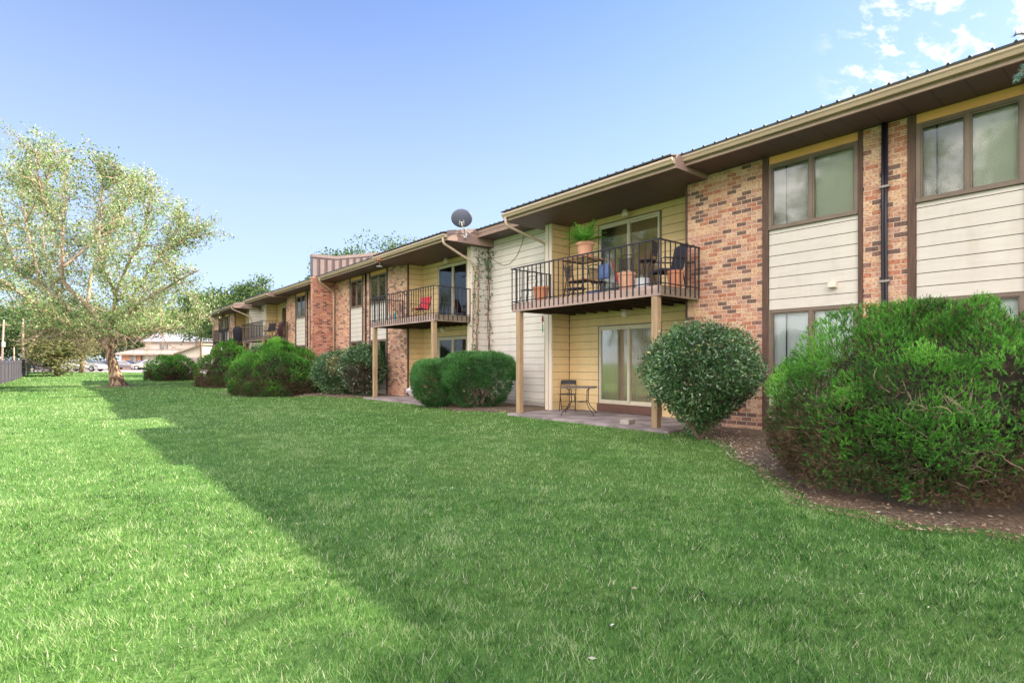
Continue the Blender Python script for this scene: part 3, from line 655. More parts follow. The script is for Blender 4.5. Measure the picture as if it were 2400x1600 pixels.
# downspouts
yA = 13.1 - 1.30
downspout(bld, [(9.36, yA - 0.10, 5.36), (9.36, yA - 0.12, 5.14), (10.60, 11.47, 4.78), (10.63, 11.48, 4.60), (10.63, 11.48, 0.2)], 0.04)
yB = 13.1 + 1.60
downspout(bld, [(9.36, yB + 0.14, 5.36), (9.36, yB + 0.12, 5.18), (10.50, 14.86, 4.72), (10.68, 14.86, 4.45), (10.68, 14.86, 0.1)], 0.045)
downspout(bld, [(9.66, 26.25, 5.45), (9.66, 26.28, 5.30), (10.42, 26.48, 4.90), (10.44, 26.50, 4.70), (10.44, 26.50, 0.1)], 0.045)
y2 = 40.35
downspout(bld, [(9.36, y2 - 1.6, 5.36), (9.36, y2 - 1.6, 5.2), (10.5, y2 - 1.75, 4.85)], 0.045)
downspout(bld, [(9.36, y2 + 1.75, 5.36), (9.36, y2 + 1.72, 5.18), (10.50, y2 + 1.76, 4.72), (10.68, y2 + 1.76, 4.4), (10.68, y2 + 1.76, 0.1)], 0.05)
downspout(bld, [(9.68, 53.6, 5.45), (9.68, 53.7, 5.3), (10.5, 53.9, 4.9), (10.5, 53.9, 0.1)], 0.05)
# small vent on the siding of the first bay, loose cable on the white wall
m = MB(); m.prism([(XB + 0.02, 2.86), (XB - 0.09, 2.83), (XB - 0.10, 2.75), (XB - 0.02, 2.74), (XB + 0.02, 2.74)], 'y', 3.90, 4.02)
m.build('dryer_vent', MAT['white_trim'], bld)
pts = []
for a_, b_ in ((1230, 541), (1227, 556), (1222, 575), (1214, 594), (1204, 609), (1193, 619), (1181, 622), (1170, 618), (1160, 611), (1152, 604)):
    y_ = yat(a_, 11.215); pts.append((11.215, y_, EYE + (851 - b_) / FOC * (11.215 * SN + y_ * CS)))
MB().tube(pts, 0.007, 5).build('cable', MAT['groove'], bld)
m = MB()
for y0 in (15.03, 6.55, 33.85, 42.2): pass
# ---- patio slabs
for y0, y1 in ((6.25, 11.10), (15.10, 19.75), (33.7, 38.5), (42.2, 46.9)):
    m = MB(); m.box(8.93, XR, y0, y1, -0.1, 0.14); o = m.build('patio', MAT['concrete'], None, bevel=0.015); tag(o, kind='structure')
# ================================================================ GROUND
def gz(x, y):
    t = np.clip((np.asarray(y) - 58) / 35.0, 0, 1); q = np.clip((np.asarray(x) - 7.6) / 1.3, 0, 1) * (np.asarray(y) < 56) * (np.asarray(x) < 40); return 0.42 * t * t * (3 - 2 * t) + 0.085 * q * q * (3 - 2 * q)
def bed_x(y):
    ys = [-6, 0.5, 1.5, 2.5, 3.5, 5.0, 6.2, 7.0, 11.1, 11.6, 13.0, 15.0, 15.4, 19.6, 21.0, 23.5, 25.5, 28.5, 30.5, 33.0, 35.5, 38.5, 41.0, 46, 50, 53.5, 56.5]
    xs = [6.4, 5.95, 5.72, 5.85, 6.95, 8.7, 9.3, 9.6, 9.7, 9.3, 8.6, 8.6, 9.6, 9.6, 8.5, 8.1, 6.0, 5.7, 7.8, 8.4, 6.6, 6.5, 8.6, 8.8, 8.6, 8.8, 10.4]
    return np.interp(y, ys, xs) + 0.10 * np.sin(np.asarray(y) * 2.3) + 0.05 * np.sin(np.asarray(y) * 7.1)
def grid(name, xs, ys, zf, mat):
    X, Y = np.meshgrid(xs, ys, indexing='ij'); Z = zf(X, Y)
    v = np.stack([X, Y, Z], -1).reshape(-1, 3); n, m = len(xs), len(ys)
    f = [(i*m + j, (i+1)*m + j, (i+1)*m + j + 1, i*m + j + 1) for i in range(n-1) for j in range(m-1)]
    me = bpy.data.meshes.new(name); me.from_pydata(v.tolist(), [], f); me.materials.append(mat)
    me.polygons.foreach_set('use_smooth', [True] * len(f)); me.update()
    o = bpy.data.objects.new(name, me); ROOT.objects.link(o); tag(o, kind='structure'); return o
# lawn
m, t, b = newmat('lawn_ground')
n1 = nz(t, 0.45, 4, pos(t, 1, 0.6, 1)); n2 = nz(t, 9, 6, pos(t), 0.7); n3 = nz(t, 60, 3, pos(t, 1, 1, 1), 0.7)
base = ramp(t, n2.outputs['Fac'], [(0.25, (0.045, 0.10, 0.022)), (0.5, (0.085, 0.18, 0.042)), (0.75, (0.16, 0.25, 0.08))])
big = ramp(t, n1.outputs['Fac'], [(0.3, (0.80, 0.95, 0.80)), (0.5, (1, 1, 1)), (0.72, (1.2, 1.06, 1.0))])
fine = ramp(t, n3.outputs['Fac'], [(0.3, (0.68, 0.72, 0.68)), (0.7, (1.22, 1.18, 1.15))])
mu = t.nodes.new('ShaderNodeMixRGB'); mu.blend_type = 'MULTIPLY'; mu.inputs[0].default_value = 1
mv = t.nodes.new('ShaderNodeMixRGB'); mv.blend_type = 'MULTIPLY'; mv.inputs[0].default_value = 0.9
t.links.new(base, mu.inputs[1]); t.links.new(big, mu.inputs[2]); t.links.new(mu.outputs[0], mv.inputs[1]); t.links.new(fine, mv.inputs[2])
t.links.new(mv.outputs[0], b.inputs['Base Color']); b.inputs['Roughness'].default_value = 0.9; b.inputs['Specular IOR Level'].default_value = 0.15
bump(t, b, n3.outputs['Fac'], 0.5, 0.02)
MAT['lawn'] = m
xs = np.concatenate([np.linspace(-900, -60, 8), np.linspace(-50, 6, 24), np.linspace(7, 10, 11), np.linspace(12, 60, 20), np.linspace(80, 900, 8)])
ys = np.concatenate([np.linspace(-900, -40, 8), np.linspace(-30, 130, 81), np.linspace(150, 1500, 10)])
grid('lawn', xs, ys, lambda X, Y: gz(X, Y), MAT['lawn'])
# planting bed
m, t, b = newmat('mulch')
n1 = nz(t, 1.4, 4, pos(t)); n2 = nz(t, 26, 6, pos(t), 0.75); v = t.nodes.new('ShaderNodeTexVoronoi'); v.inputs['Scale'].default_value = 38; t.links.new(pos(t, 1, 1, 1), v.inputs['Vector'])
c1 = ramp(t, n2.outputs['Fac'], [(0.3, (0.06, 0.05, 0.036)), (0.5, (0.15, 0.118, 0.083)), (0.7, (0.30, 0.24, 0.175))])
c2 = ramp(t, n1.outputs['Fac'], [(0.35, (0.75, 0.75, 0.8)), (0.65, (1.15, 1.0, 0.9))])
mu = t.nodes.new('ShaderNodeMixRGB'); mu.blend_type = 'MULTIPLY'; mu.inputs[0].default_value = 1
t.links.new(c1, mu.inputs[1]); t.links.new(c2, mu.inputs[2]); t.links.new(mu.outputs[0], b.inputs['Base Color']); b.inputs['Roughness'].default_value = 0.95
bump(t, b, n2.outputs['Fac'], 0.8, 0.03); MAT['mulch'] = m
ys = np.arange(-6, 56.6, 0.15); ks = np.linspace(0, 1, 9)
K, Y = np.meshgrid(ks, ys, indexing='ij'); X = bed_x(Y) + K * (11.3 - bed_x(Y))
Z = 0.012 - 0.03 * (K < .01) + gz(X, Y) + 0.035 * np.clip((X - bed_x(Y)) / 1.2, 0, 1) + 0.012 * np.sin(X * 9 + Y * 5) * np.clip(K * 4, 0, 1)
v = np.stack([X, Y, Z], -1).reshape(-1, 3); nn, mm = len(ks), len(ys)
f = [(i*mm + j, (i+1)*mm + j, (i+1)*mm + j + 1, i*mm + j + 1) for i in range(nn-1) for j in range(mm-1)]
me = bpy.data.meshes.new('planting_bed'); me.from_pydata(v.tolist(), [], f); me.materials.append(MAT['mulch']); me.update()
o = bpy.data.objects.new('planting_bed', me); ROOT.objects.link(o); tag(o, kind='structure')
# parking lot and far lawn edge
def px_poly(pts, z): return [(*at(p, d), z) for p, d in pts]
m = MB(); P = px_poly([(-250, 66), (700, 68), (700, 96), (-250, 96)], 0)
def slab(name, P, mat, z):
    mb = MB(); n = 14
    A, B, C_, D = [Vector(p) for p in P]
    for i in range(n):
        for j in range(n):
            q = []
            for a, b_ in ((i, j), (i+1, j), (i+1, j+1), (i, j+1)):
                s, t_ = a / n, b_ / n
                p = (A * (1-s) + B * s) * (1 - t_) + (D * (1-s) + C_ * s) * t_
                q.append((p.x, p.y, float(gz(p.x, p.y)) + z))
            mb.face(q)
    o = mb.build(name, mat); tag(o, kind='structure'); return o
slab('parking_lot', P, MAT['asphalt'], 0.01)
# root circle under the big tree
TX, TY = at(275, 34.0)
mb = MB(); ring = []
for k in range(28):
    a = 2 * math.pi * k / 28; r = 1.25 * (1 + 0.12 * math.sin(3 * a) + 0.06 * math.sin(7 * a)); ring.append((TX + r * math.cos(a), TY + r * math.sin(a), 0.006))
for k in range(28): mb.face([ring[k], ring[(k+1) % 28], (TX, TY, 0.10)])
o = mb.build('bare_soil', MAT['mulch'], None); tag(o, kind='structure')
# ---- grass blades
def grass(dmin, dmax, dens, hgt, wid, pxl=-650, pxr=2800):
    # sample uniformly over the wedge seen by the camera between two forward distances, plus a margin
    ul, ur = (pxl - 1200) / FOC, (pxr - 1200) / FOC
    area = (ur - ul) * (dmax**2 - dmin**2) / 2
    n = int(area * dens)
    d = np.sqrt(RNG.uniform(dmin**2, dmax**2, n)); u = RNG.uniform(ul, ur, n)
    x = d * (SN + CS * u); y = d * (CS - SN * u)
    keep = (x < bed_x(y) + RNG.normal(0.06, 0.16, n)) & (np.hypot(x - TX, y - TY) > 1.25 + RNG.normal(0, .15, n))
    keep &= ~((x > 8.9) & (x < 11.3) & (((y > 6.25) & (y < 11.1)) | ((y > 15.1) & (y < 19.75))))
    x, y = x[keep], y[keep]; n = len(x)
    # tufting
    tuft = np.sin(x * 7.3 + 1.3 * np.sin(y * 5.1)) * np.sin(y * 6.7 + 1.7 * np.sin(x * 4.3))
    keep = RNG.random(n) < 0.72 + 0.28 * tuft
    x, y, tuft = x[keep], y[keep], tuft[keep]; n = len(x)
    h = hgt * RNG.uniform(0.45, 1.25, n) * (1 + 0.25 * tuft); wd = wid * RNG.uniform(0.6, 1.3, n)
    a = RNG.uniform(0, 2 * np.pi, n); lean = RNG.uniform(0.15, 1.1, n) * h; la = RNG.uniform(0, 2 * np.pi, n)
    z = gz(x, y)
    b1 = np.stack([x - np.cos(a) * wd / 2, y - np.sin(a) * wd / 2, z - 0.003], -1)
    b2 = np.stack([x + np.cos(a) * wd / 2, y + np.sin(a) * wd / 2, z - 0.003], -1)
    tip = np.stack([x + np.cos(la) * lean, y + np.sin(la) * lean, z + h], -1)
    V = np.stack([b1, b2, tip], 1)
    patch = 0.5 + 0.5 * np.sin(x * 0.9 + 2 * np.sin(y * 0.43)) * np.sin(y * 0.7 + 1.5 * np.sin(x * 0.61))
    p2 = np.sin(x * 2.9 + 1.9 * np.sin(y * 1.7 + x)) * np.sin(y * 2.3 + 1.3 * np.sin(x * 2.1))
    stripe = np.tanh(4 * np.sin(2 * np.pi * (x + 0.08 * y) / 2.1)) * np.clip((3.0 - x) / 2, 0, 1)
    p3 = np.sin(x * .31 + 4) * np.sin(y * .23 + 1.1 * np.sin(x * .4))
    def cell(c_, k):
        jx = x + 0.5 * c_ * np.sin(y * 5.1 / c_ * .3 + k); jy = y + 0.5 * c_ * np.sin(x * 4.3 / c_ * .3 + 2 * k)
        hsh = np.sin(np.floor(jx / c_) * 127.1 + np.floor(jy / c_) * 311.7 + k * 17.3) * 43758.5453
        return (hsh - np.floor(hsh)) - 0.5
    clump = 0.26 * cell(0.05, 1) + 0.24 * cell(0.11, 2) + 0.16 * cell(0.27, 3)
    r = np.clip(clump + 0.62 * RNG.random(n) + 0.16 * patch + 0.10 * tuft + 0.10 * p2 + 0.12 * p3 + 0.045 * stripe + 0.07, 0, 0.90)
    dry = RNG.random(n) < 0.006 + 0.03 * np.clip(p2 * 1.4 - .3, 0, 1) + 0.08 * np.clip(-p3, 0, 1); r[dry] = RNG.uniform(0.93, 1.0, dry.sum())
    return V.reshape(-1, 3), r
parts_ = [grass(0.9, 3.4, 9000, 0.036, 0.0050), grass(3.4, 6, 4600, 0.037, 0.0068), grass(6, 11, 1300, 0.040, 0.0095), grass(11, 20, 330, 0.045, 0.019), grass(20, 42, 75, 0.05, 0.04), grass(42, 68, 22, 0.06, 0.08)]
MAT['grass'] = leafmat('grass_blade', [(0.0, (0.020, 0.075, 0.012)), (0.35, (0.125, 0.31, 0.055)), (0.62, (0.26, 0.45, 0.13)), (0.88, (0.44, 0.56, 0.27)), (1.0, (0.66, 0.62, 0.45))], 0.45, 0.35, 0.35)
g = npmesh('grass', np.concatenate([p[0] for p in parts_]), 3, MAT['grass'], None, {'rnd': np.concatenate([p[1] for p in parts_])})
tag(g, 'short mown green grass blades covering the lawn', 'grass', kind='stuff')
# ---- pale fallen leaves on the bed and lawn
def litter(n, fx, size, col_lo, col_hi, z=0.02):
    P = np.array([fx() for _ in range(n)]); a = RNG.uniform(0, 2*np.pi, n); s = size * RNG.uniform(0.4, 1.3, n)
    tl = RNG.normal(0, 0.25, (n, 2))
    e1 = np.stack([np.cos(a), np.sin(a), tl[:, 0]], -1) * s[:, None]; e2 = np.stack([-np.sin(a), np.cos(a), tl[:, 1]], -1) * s[:, None] * 0.42
    c = np.stack([P[:, 0], P[:, 1], P[:, 2] + z + s * 0.15], -1)
    return np.stack([c - e1, c - e2 + e1 * 0.1, c + e1, c + e2 + e1 * 0.1], 1).reshape(-1, 3), RNG.uniform(col_lo, col_hi, n)
def bz(x, y): return float(gz(x, y)) + 0.035 * min(1, max(0, (x - float(bed_x(y))) / 1.2)) + 0.012
def f_bed(y0, y1, wmax=2.0):
    def g_():
        y = random.uniform(y0, y1); x = float(bed_x(y)) + abs(random.gauss(0.1, wmax * 0.35)) - 0.12; x = min(x, 10.45); return (x, y, bz(x, y))
    return g_
def f_lawn():
    d = random.uniform(2.2, 16); px = random.uniform(200, 2400); x, y = at(px, d)
    if x > float(bed_x(y)): x = float(bed_x(y)) - 0.2
    return (x, y, 0.045)
Ls = [litter(7000, f_bed(-2, 6.6, 1.3), 0.013, 0.0, 0.62, 0.008), litter(1500, f_bed(3.4, 7.2, 1.6), 0.024, 0.3, 1.0), litter(900, f_bed(-1, 3.6, 1.2), 0.022, 0.0, 0.75), litter(1800, f_bed(11, 30, 1.8), 0.03, 0.0, 0.9), litter(80, f_lawn, 0.019, 0.45, 0.95)]
MAT['litter'] = leafmat('fallen_leaf', [(0.0, (0.16, 0.08, 0.05)), (0.4, (0.32, 0.20, 0.12)), (0.7, (0.50, 0.45, 0.33)), (1.0, (0.68, 0.68, 0.60))], 0.7, 0.15)
o = npmesh('leaf_litter', np.concatenate([l[0] for l in Ls]), 4, MAT['litter'], None, {'rnd': np.concatenate([l[1] for l in Ls])})
tag(o, 'pale and brown fallen leaves scattered over the mulch bed and lawn edge', 'leaf litter', kind='stuff')
# ================================================================ SHRUBS AND TREES
def unit(a): return a / np.maximum(np.linalg.norm(a, axis=-1, keepdims=True), 1e-9)
def rdir(n): return unit(RNG.normal(size=(n, 3)))
def blades(C, D, ln, wd, curl=0.0):
    """narrow pointed triangles from C along D"""
    n = len(C); S = unit(np.cross(D, rdir(n)))
    tip = C + D * ln[:, None]
    return np.stack([C - S * wd[:, None] / 2, C + S * wd[:, None] / 2, tip], 1).reshape(-1, 3)
def leaves(C, D, ln, wd):
    """rhombic leaves, slightly folded"""
    n = len(C); S = unit(np.cross(D, rdir(n))); Nn = np.cross(D, S)
    mid = C + D * ln[:, None] * 0.45 + Nn * (ln * 0.08)[:, None]
    return np.stack([C, mid + S * wd[:, None] / 2, C + D * ln[:, None], mid - S * wd[:, None] / 2], 1).reshape(-1, 3)
def lump(P, f, seed):
    r = np.random.default_rng(seed); s = np.zeros(len(P))
    for k in range(6):
        d = r.normal(size=3); d /= np.linalg.norm(d); s += np.sin((P @ d) * f * (0.7 + 0.9 * r.random()) + r.random() * 6.28)
    return s / 2.4
MAT['juniper'] = leafmat('juniper', [(0.0, (0.085, 0.055, 0.035)), (0.12, (0.17, 0.11, 0.07)), (0.20, (0.20, 0.145, 0.085)), (0.27, (0.03, 0.08, 0.022)), (0.5, (0.07, 0.22, 0.035)), (0.75, (0.14, 0.42, 0.05)), (1.0, (0.28, 0.58, 0.10))], 0.6, 0.25, 0.25)
MAT['holly'] = leafmat('broad_leaf', [(0.0, (0.12, 0.07, 0.055)), (0.10, (0.035, 0.075, 0.03)), (0.45, (0.07, 0.17, 0.055)), (0.7, (0.15, 0.28, 0.11)), (0.88, (0.36, 0.45, 0.28)), (0.95, (0.32, 0.30, 0.12)), (1.0, (0.45, 0.36, 0.14))], 0.28, 0.2, 0.8)
MAT['hedge'] = leafmat('hedge_leaf', [(0.0, (0.12, 0.07, 0.04)), (0.06, (0.02, 0.055, 0.018)), (0.45, (0.04, 0.14, 0.035)), (1.0, (0.14, 0.36, 0.10))], 0.6, 0.2, 0.3)
MAT['core'] = pm('shrub_shade_core', (0.035, 0.030, 0.016), (0.012, 0.012, 0.007), 16, 0.95, bmp=1.0)
MAT['deadtwig'] = pm('dead_twig', (0.46, 0.34, 0.27), (0.26, 0.18, 0.14), 9, .9)
def branch_fan(mb, base, tips, r0, wob=0.12, seg=5, n=5, r1=0.003):
    for tp in tips:
        b = Vector(base); t_ = Vector(tp); pts = []
        L_ = (t_ - b).length
        for k in range(seg + 1):
            s = k / seg; p = b.lerp(t_, s) + Vector((random.gauss(0, 1), random.gauss(0, 1), random.gauss(0, .6))) * wob * L_ * 0.35 * math.sin(math.pi * s)
            p.z += 0.10 * L_ * math.sin(math.pi * s) * (0.3)
            pts.append(p)
        mb.tube(pts, [r0 + (r1 - r0) * k / seg for k in range(seg + 1)], n, cap=False)
def juniper(label, c, rx, ry, h, ntuft, blen, bwid, seed, brown=0.35, zc=0.3, rot=0.0, nb=14, lean=(0, 0), under=0.62, holes=(), group='clipped juniper shrubs along the building', prof=None, name='juniper_shrub', matn='juniper', pads=260, dome=1.05):
    """mounded shrub: widest at zc*h, tucked in below"""
    root = thing(name, (c[0], c[1], 0.02), label, 'shrub', group)
    rg = np.random.default_rng(seed)
    def surf(n):
        v = unit(rg.normal(size=(n, 3)))                       # directions over the dome
        v[:, 2] = np.where(v[:, 2] < -0.85, -v[:, 2], v[:, 2])
        up = v[:, 2] > 0
        zz = np.where(up, zc * h + v[:, 2] * (1 - zc) * h, zc * h + v[:, 2] * zc * h)
        hr = np.sqrt(np.maximum(0, 1 - v[:, 2]**2))
        hr = np.where(up, hr**dome, under + (1 - under) * hr**1.2)
        ph = np.arctan2(v[:, 1], v[:, 0])
        x = rx * hr * np.cos(ph); y = ry * hr * np.sin(ph)
        nrm = unit(np.stack([np.cos(ph) * hr / rx, np.sin(ph) * hr / ry, v[:, 2] / h * 1.4], -1))
        return x, y, zz, nrm
    x, y, z, nrm = surf(ntuft)
    P = np.stack([x, y, z], -1)
    depth = 1 - np.abs(rg.normal(0, 0.07, ntuft)) - (rg.random(ntuft) < 0.28) * rg.uniform(0.05, 0.4, ntuft)
    bumpf = 1 + 0.055 * lump(P, 3.2, seed) + 0.06 * lump(P, 9.0, seed + 1)
    gap = lump(P, 4.2, seed + 5)
    keep = (gap < 0.80) | (rg.random(ntuft) < 0.35)
    for hx, hy, hz, hr_ in holes:
        dd = np.sqrt((P[:, 0] + c[0] - hx)**2 + (P[:, 1] + c[1] - hy)**2 + (P[:, 2] - hz)**2); keep &= (dd > hr_ * (0.8 + 0.25 * lump(P, 9, seed + 7)))
    s = depth * bumpf
    P = P * np.stack([s, s, 0.4 * s + 0.6 * np.minimum(s, 1.05)], -1)
    P, nrm, depth, gap = P[keep], nrm[keep], depth[keep], gap[keep]; n = len(P)
    ca, sa = math.cos(rot), math.sin(rot)
    RM = np.array([[ca, -sa, 0], [sa, ca, 0], [0, 0, 1]])
    P = P @ RM.T; nrm = nrm @ RM.T
    P[:, 0] += lean[0] * P[:, 2]; P[:, 1] += lean[1] * P[:, 2]
    npad = int(pads); ip = rg.choice(n, npad, replace=False); PC = P[ip] * (1 + 0.05 * rg.normal(size=(npad, 1)))
    best = np.full(n, 1e9); bi = np.zeros(n, int)
    for q in range(npad):
        dq = ((P - PC[q])**2).sum(1); w_ = dq < best; best[w_] = dq[w_]; bi[w_] = q
    pr = np.percentile(np.sqrt(best), 88); rel = (P - PC[bi]) / pr; dist = np.minimum(np.sqrt(best) / pr, 1.2)
    P = P + nrm * (pr * 0.65 * (np.sqrt(np.maximum(0, 1 - (dist / 1.2)**2)) - 0.62))[:, None]
    padt = rg.normal(0, 0.10, npad)[bi] - 0.10 * (dist > .8)
    T = unit(nrm * 0.6 + rel * 0.8 + np.array([0, 0, 0.40]) + 0.30 * rg.normal(size=(n, 3)))      # spray axis: out and up
    nbx = nb; SL_ = blen * 1.45 * rg.uniform(0.5, 1.4, n)                        # length of each spray
    tt = np.tile(np.linspace(0.0, 1.0, nbx), n)
    T2 = np.repeat(T, nbx, 0); bend = np.repeat(rg.normal(size=(n, 3)) * 0.25 + np.array([0, 0, .15]), nbx, 0)
    C = np.repeat(P - T * (SL_ * .35)[:, None], nbx, 0) + (T2 * tt[:, None] + bend * (tt**2)[:, None]) * np.repeat(SL_, nbx)[:, None]
    D = unit(T2 + bend * tt[:, None] + (0.75 - 0.35 * tt)[:, None] * unit(rg.normal(size=(n * nbx, 3))))
    ln = blen * rg.uniform(0.55, 1.15, n * nbx) * (1.1 - 0.45 * tt); wd = bwid * rg.uniform(0.7, 1.3, n * nbx)
    V = blades(C, D, ln, wd)
    # colour: brown tufts low and inside; shade painted into low green and pad creases
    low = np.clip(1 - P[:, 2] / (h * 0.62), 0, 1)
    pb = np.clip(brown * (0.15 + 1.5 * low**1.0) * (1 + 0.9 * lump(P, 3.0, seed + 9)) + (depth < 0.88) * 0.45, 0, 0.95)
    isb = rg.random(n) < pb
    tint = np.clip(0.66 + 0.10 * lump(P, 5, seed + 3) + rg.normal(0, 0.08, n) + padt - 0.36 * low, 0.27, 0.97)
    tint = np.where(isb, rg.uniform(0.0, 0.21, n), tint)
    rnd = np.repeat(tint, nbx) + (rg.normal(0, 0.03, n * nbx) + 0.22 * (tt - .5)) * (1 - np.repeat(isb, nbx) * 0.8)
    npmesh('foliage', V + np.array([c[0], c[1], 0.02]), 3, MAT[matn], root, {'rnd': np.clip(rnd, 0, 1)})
    # twigs and a few stems
    mb = MB(); k = 26 if ntuft > 4000 else 12
    tips = []
    idx = rg.choice(n, k * 3)
    for i in idx: tips.append((c[0] + P[i, 0] * 0.93, c[1] + P[i, 1] * 0.93, 0.02 + P[i, 2] * 0.93))
    branch_fan(mb, (c[0], c[1], 0.05), tips, 0.02 if ntuft > 4000 else 0.025, 0.35, 6, 5)
    mb.build('stems', MAT['twig'], root, smooth=True)
    if ntuft > 40000:                             # bare dead twigs standing out of the lower flank
        mb = MB(); low_i = np.where((P[:, 2] < h * 0.55) & (P[:, 2] > h * .14) & (depth > .9))[0]
        for i in rg.choice(low_i, 190):
            a = Vector((c[0] + P[i, 0] * .88, c[1] + P[i, 1] * .88, 0.02 + P[i, 2])); d = Vector(T[i]) ; pts = [a]; st = rg.uniform(.03, .075)
            for q in range(5):
                d = (d + Vector(rg.normal(0, .35, 3)) + Vector((0, 0, .08))).normalized(); pts.append(pts[-1] + d * st)
            mb.tube(pts, [.006, .005, .004, .0035, .003, .002], 4, cap=False)
            if rg.random() < .6:
                d2 = (d + Vector(rg.normal(0, .7, 3))).normalized(); mb.tube([pts[2], pts[2] + d2 * st, pts[2] + d2 * st * 2 + Vector((0, 0, .02))], [.004, .003, .002], 3, cap=False)
        tag(mb.build('dead_twigs', MAT['deadtwig'], root, smooth=True), kind='stuff')
    # near-black inner mass added for the shade inside, so the mound is not see-through
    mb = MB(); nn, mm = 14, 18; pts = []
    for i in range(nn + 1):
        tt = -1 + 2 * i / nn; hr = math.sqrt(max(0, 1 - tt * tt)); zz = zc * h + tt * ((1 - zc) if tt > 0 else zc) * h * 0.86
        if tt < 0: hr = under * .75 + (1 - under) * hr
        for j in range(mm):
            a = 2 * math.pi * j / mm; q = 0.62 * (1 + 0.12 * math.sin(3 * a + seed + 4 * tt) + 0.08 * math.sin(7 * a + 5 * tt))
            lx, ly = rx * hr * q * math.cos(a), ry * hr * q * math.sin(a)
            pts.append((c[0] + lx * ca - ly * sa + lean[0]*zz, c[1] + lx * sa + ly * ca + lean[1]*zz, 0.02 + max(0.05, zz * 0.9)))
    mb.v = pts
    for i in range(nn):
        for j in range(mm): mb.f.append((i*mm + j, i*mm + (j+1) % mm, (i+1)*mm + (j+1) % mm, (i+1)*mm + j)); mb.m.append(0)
    mb.build('shade_core', MAT['core'], root)
    return root
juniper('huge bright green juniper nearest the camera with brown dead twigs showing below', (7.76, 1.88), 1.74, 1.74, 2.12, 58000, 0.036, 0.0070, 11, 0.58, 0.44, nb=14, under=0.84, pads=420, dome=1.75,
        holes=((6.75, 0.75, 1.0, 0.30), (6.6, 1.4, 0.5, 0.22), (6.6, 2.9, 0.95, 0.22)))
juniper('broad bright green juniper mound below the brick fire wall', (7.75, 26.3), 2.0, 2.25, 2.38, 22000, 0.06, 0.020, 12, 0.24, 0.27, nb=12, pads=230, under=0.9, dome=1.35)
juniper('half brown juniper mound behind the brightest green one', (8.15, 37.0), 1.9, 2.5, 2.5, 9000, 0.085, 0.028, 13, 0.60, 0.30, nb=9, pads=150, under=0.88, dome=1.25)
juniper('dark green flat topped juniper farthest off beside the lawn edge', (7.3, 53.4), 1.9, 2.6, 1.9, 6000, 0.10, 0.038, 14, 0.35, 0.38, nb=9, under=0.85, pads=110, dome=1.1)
def leafshrub(label, c, r, rz_, zc_, n, lsize, seed, stems=7, brown=None, yellow=None, z0=0.1, group=None, squash=1.0, taper=0.5, name='leafy_shrub', dead=None):
    root = thing(name, (c[0], c[1], z0), label, 'shrub', group)
    rg = np.random.default_rng(seed)
    v = unit(rg.normal(size=(n, 3)))
    P = v * np.array([r, r, rz_]); P[:, 2] = np.where(P[:, 2] < 0, P[:, 2] * 1.12, P[:, 2])
    f = 1 + 0.07 * lump(P, 4.0 / r, seed) + 0.05 * lump(P, 10 / r, seed + 1)
    dep = 1 - np.abs(rg.normal(0, 0.09, n)) - (rg.random(n) < 0.3) * rg.uniform(0.05, 0.45, n)
    P *= (f * dep)[:, None]
    low = np.clip(-P[:, 2] / rz_, 0, 1); sh = 1 - taper * low**1.3
    P[:, 0] *= sh; P[:, 1] *= sh * squash
    keep = rg.random(n) > 0.55 * low
    P, v, dep = P[keep], v[keep], dep[keep]; n = len(P)
    tw = 5
    D0 = unit(v + 0.5 * rg.normal(size=(n, 3)) + np.array([0, 0, .25]))
    C = np.repeat(P, tw, 0) + rg.normal(0, lsize * 0.9, (n * tw, 3)); D = unit(np.repeat(D0, tw, 0) + 0.9 * rg.normal(size=(n * tw, 3)))
    ln = lsize * rg.uniform(0.6, 1.3, n * tw)
    V = leaves(C, D, ln, ln * 0.48)
    tint = np.clip(0.45 + 0.16 * lump(P, 5 / r, seed + 3) + rg.normal(0, 0.16, n), 0.12, 0.9)
    tint = np.where(rg.random(n) < 0.02, rg.uniform(.92, 1, n), tint)
    W = P + np.array([c[0], c[1], z0 + zc_])
    if yellow is not None:
        dd = np.linalg.norm(W - np.array(yellow[:3]), axis=1); tint = np.where((dd < yellow[3]) & (rg.random(n) < 0.75), rg.uniform(.9, 1, n), tint)
    if dead is not None:
        dd = np.linalg.norm(W - np.array(dead[:3]), axis=1); q = dd < dead[3]; tint = np.where(q, rg.uniform(0, .09, n), tint)
    rnd = np.clip(np.repeat(tint, tw) + rg.normal(0, 0.05, n * tw), 0, 1)
    npmesh('foliage', V + np.array([c[0], c[1], z0 + zc_]), 4, MAT['holly'], root, {'rnd': rnd})
    mb = MB(); tips = []
    for k in range(stems * 4):
        a = random.uniform(0, 6.28); e = random.uniform(0.1, 1.0)
        tips.append((c[0] + 0.8 * r * math.cos(a) * math.sqrt(1 - e * e * .8), c[1] + 0.8 * r * math.sin(a) * math.sqrt(1 - e * e * .8), z0 + zc_ + rz_ * 0.75 * e))
    branch_fan(mb, (c[0], c[1], z0 - 0.02), tips, 0.022, 0.25, 6, 5); mb.build('stems', MAT['twig'], root, smooth=True)
    return root
leafshrub('rounded glossy leaved shrub in front of the right patio post', at(1640, 9.75), 0.99, 0.86, 1.12, 8200, 0.060, 21, z0=0.08, taper=0.62)
hx, hy = at(792, 23.6)
leafshrub('loose leafy shrub with a yellow patch against the downspout', (hx, hy), 1.0, 0.88, 0.95, 4200, 0.085, 22, z0=0.08, yellow=(hx - 0.35, hy - 0.75, 1.35, 0.42), group='leafy shrubs below the second balcony', taper=0.25)
hx, hy = at(851, 22.4)
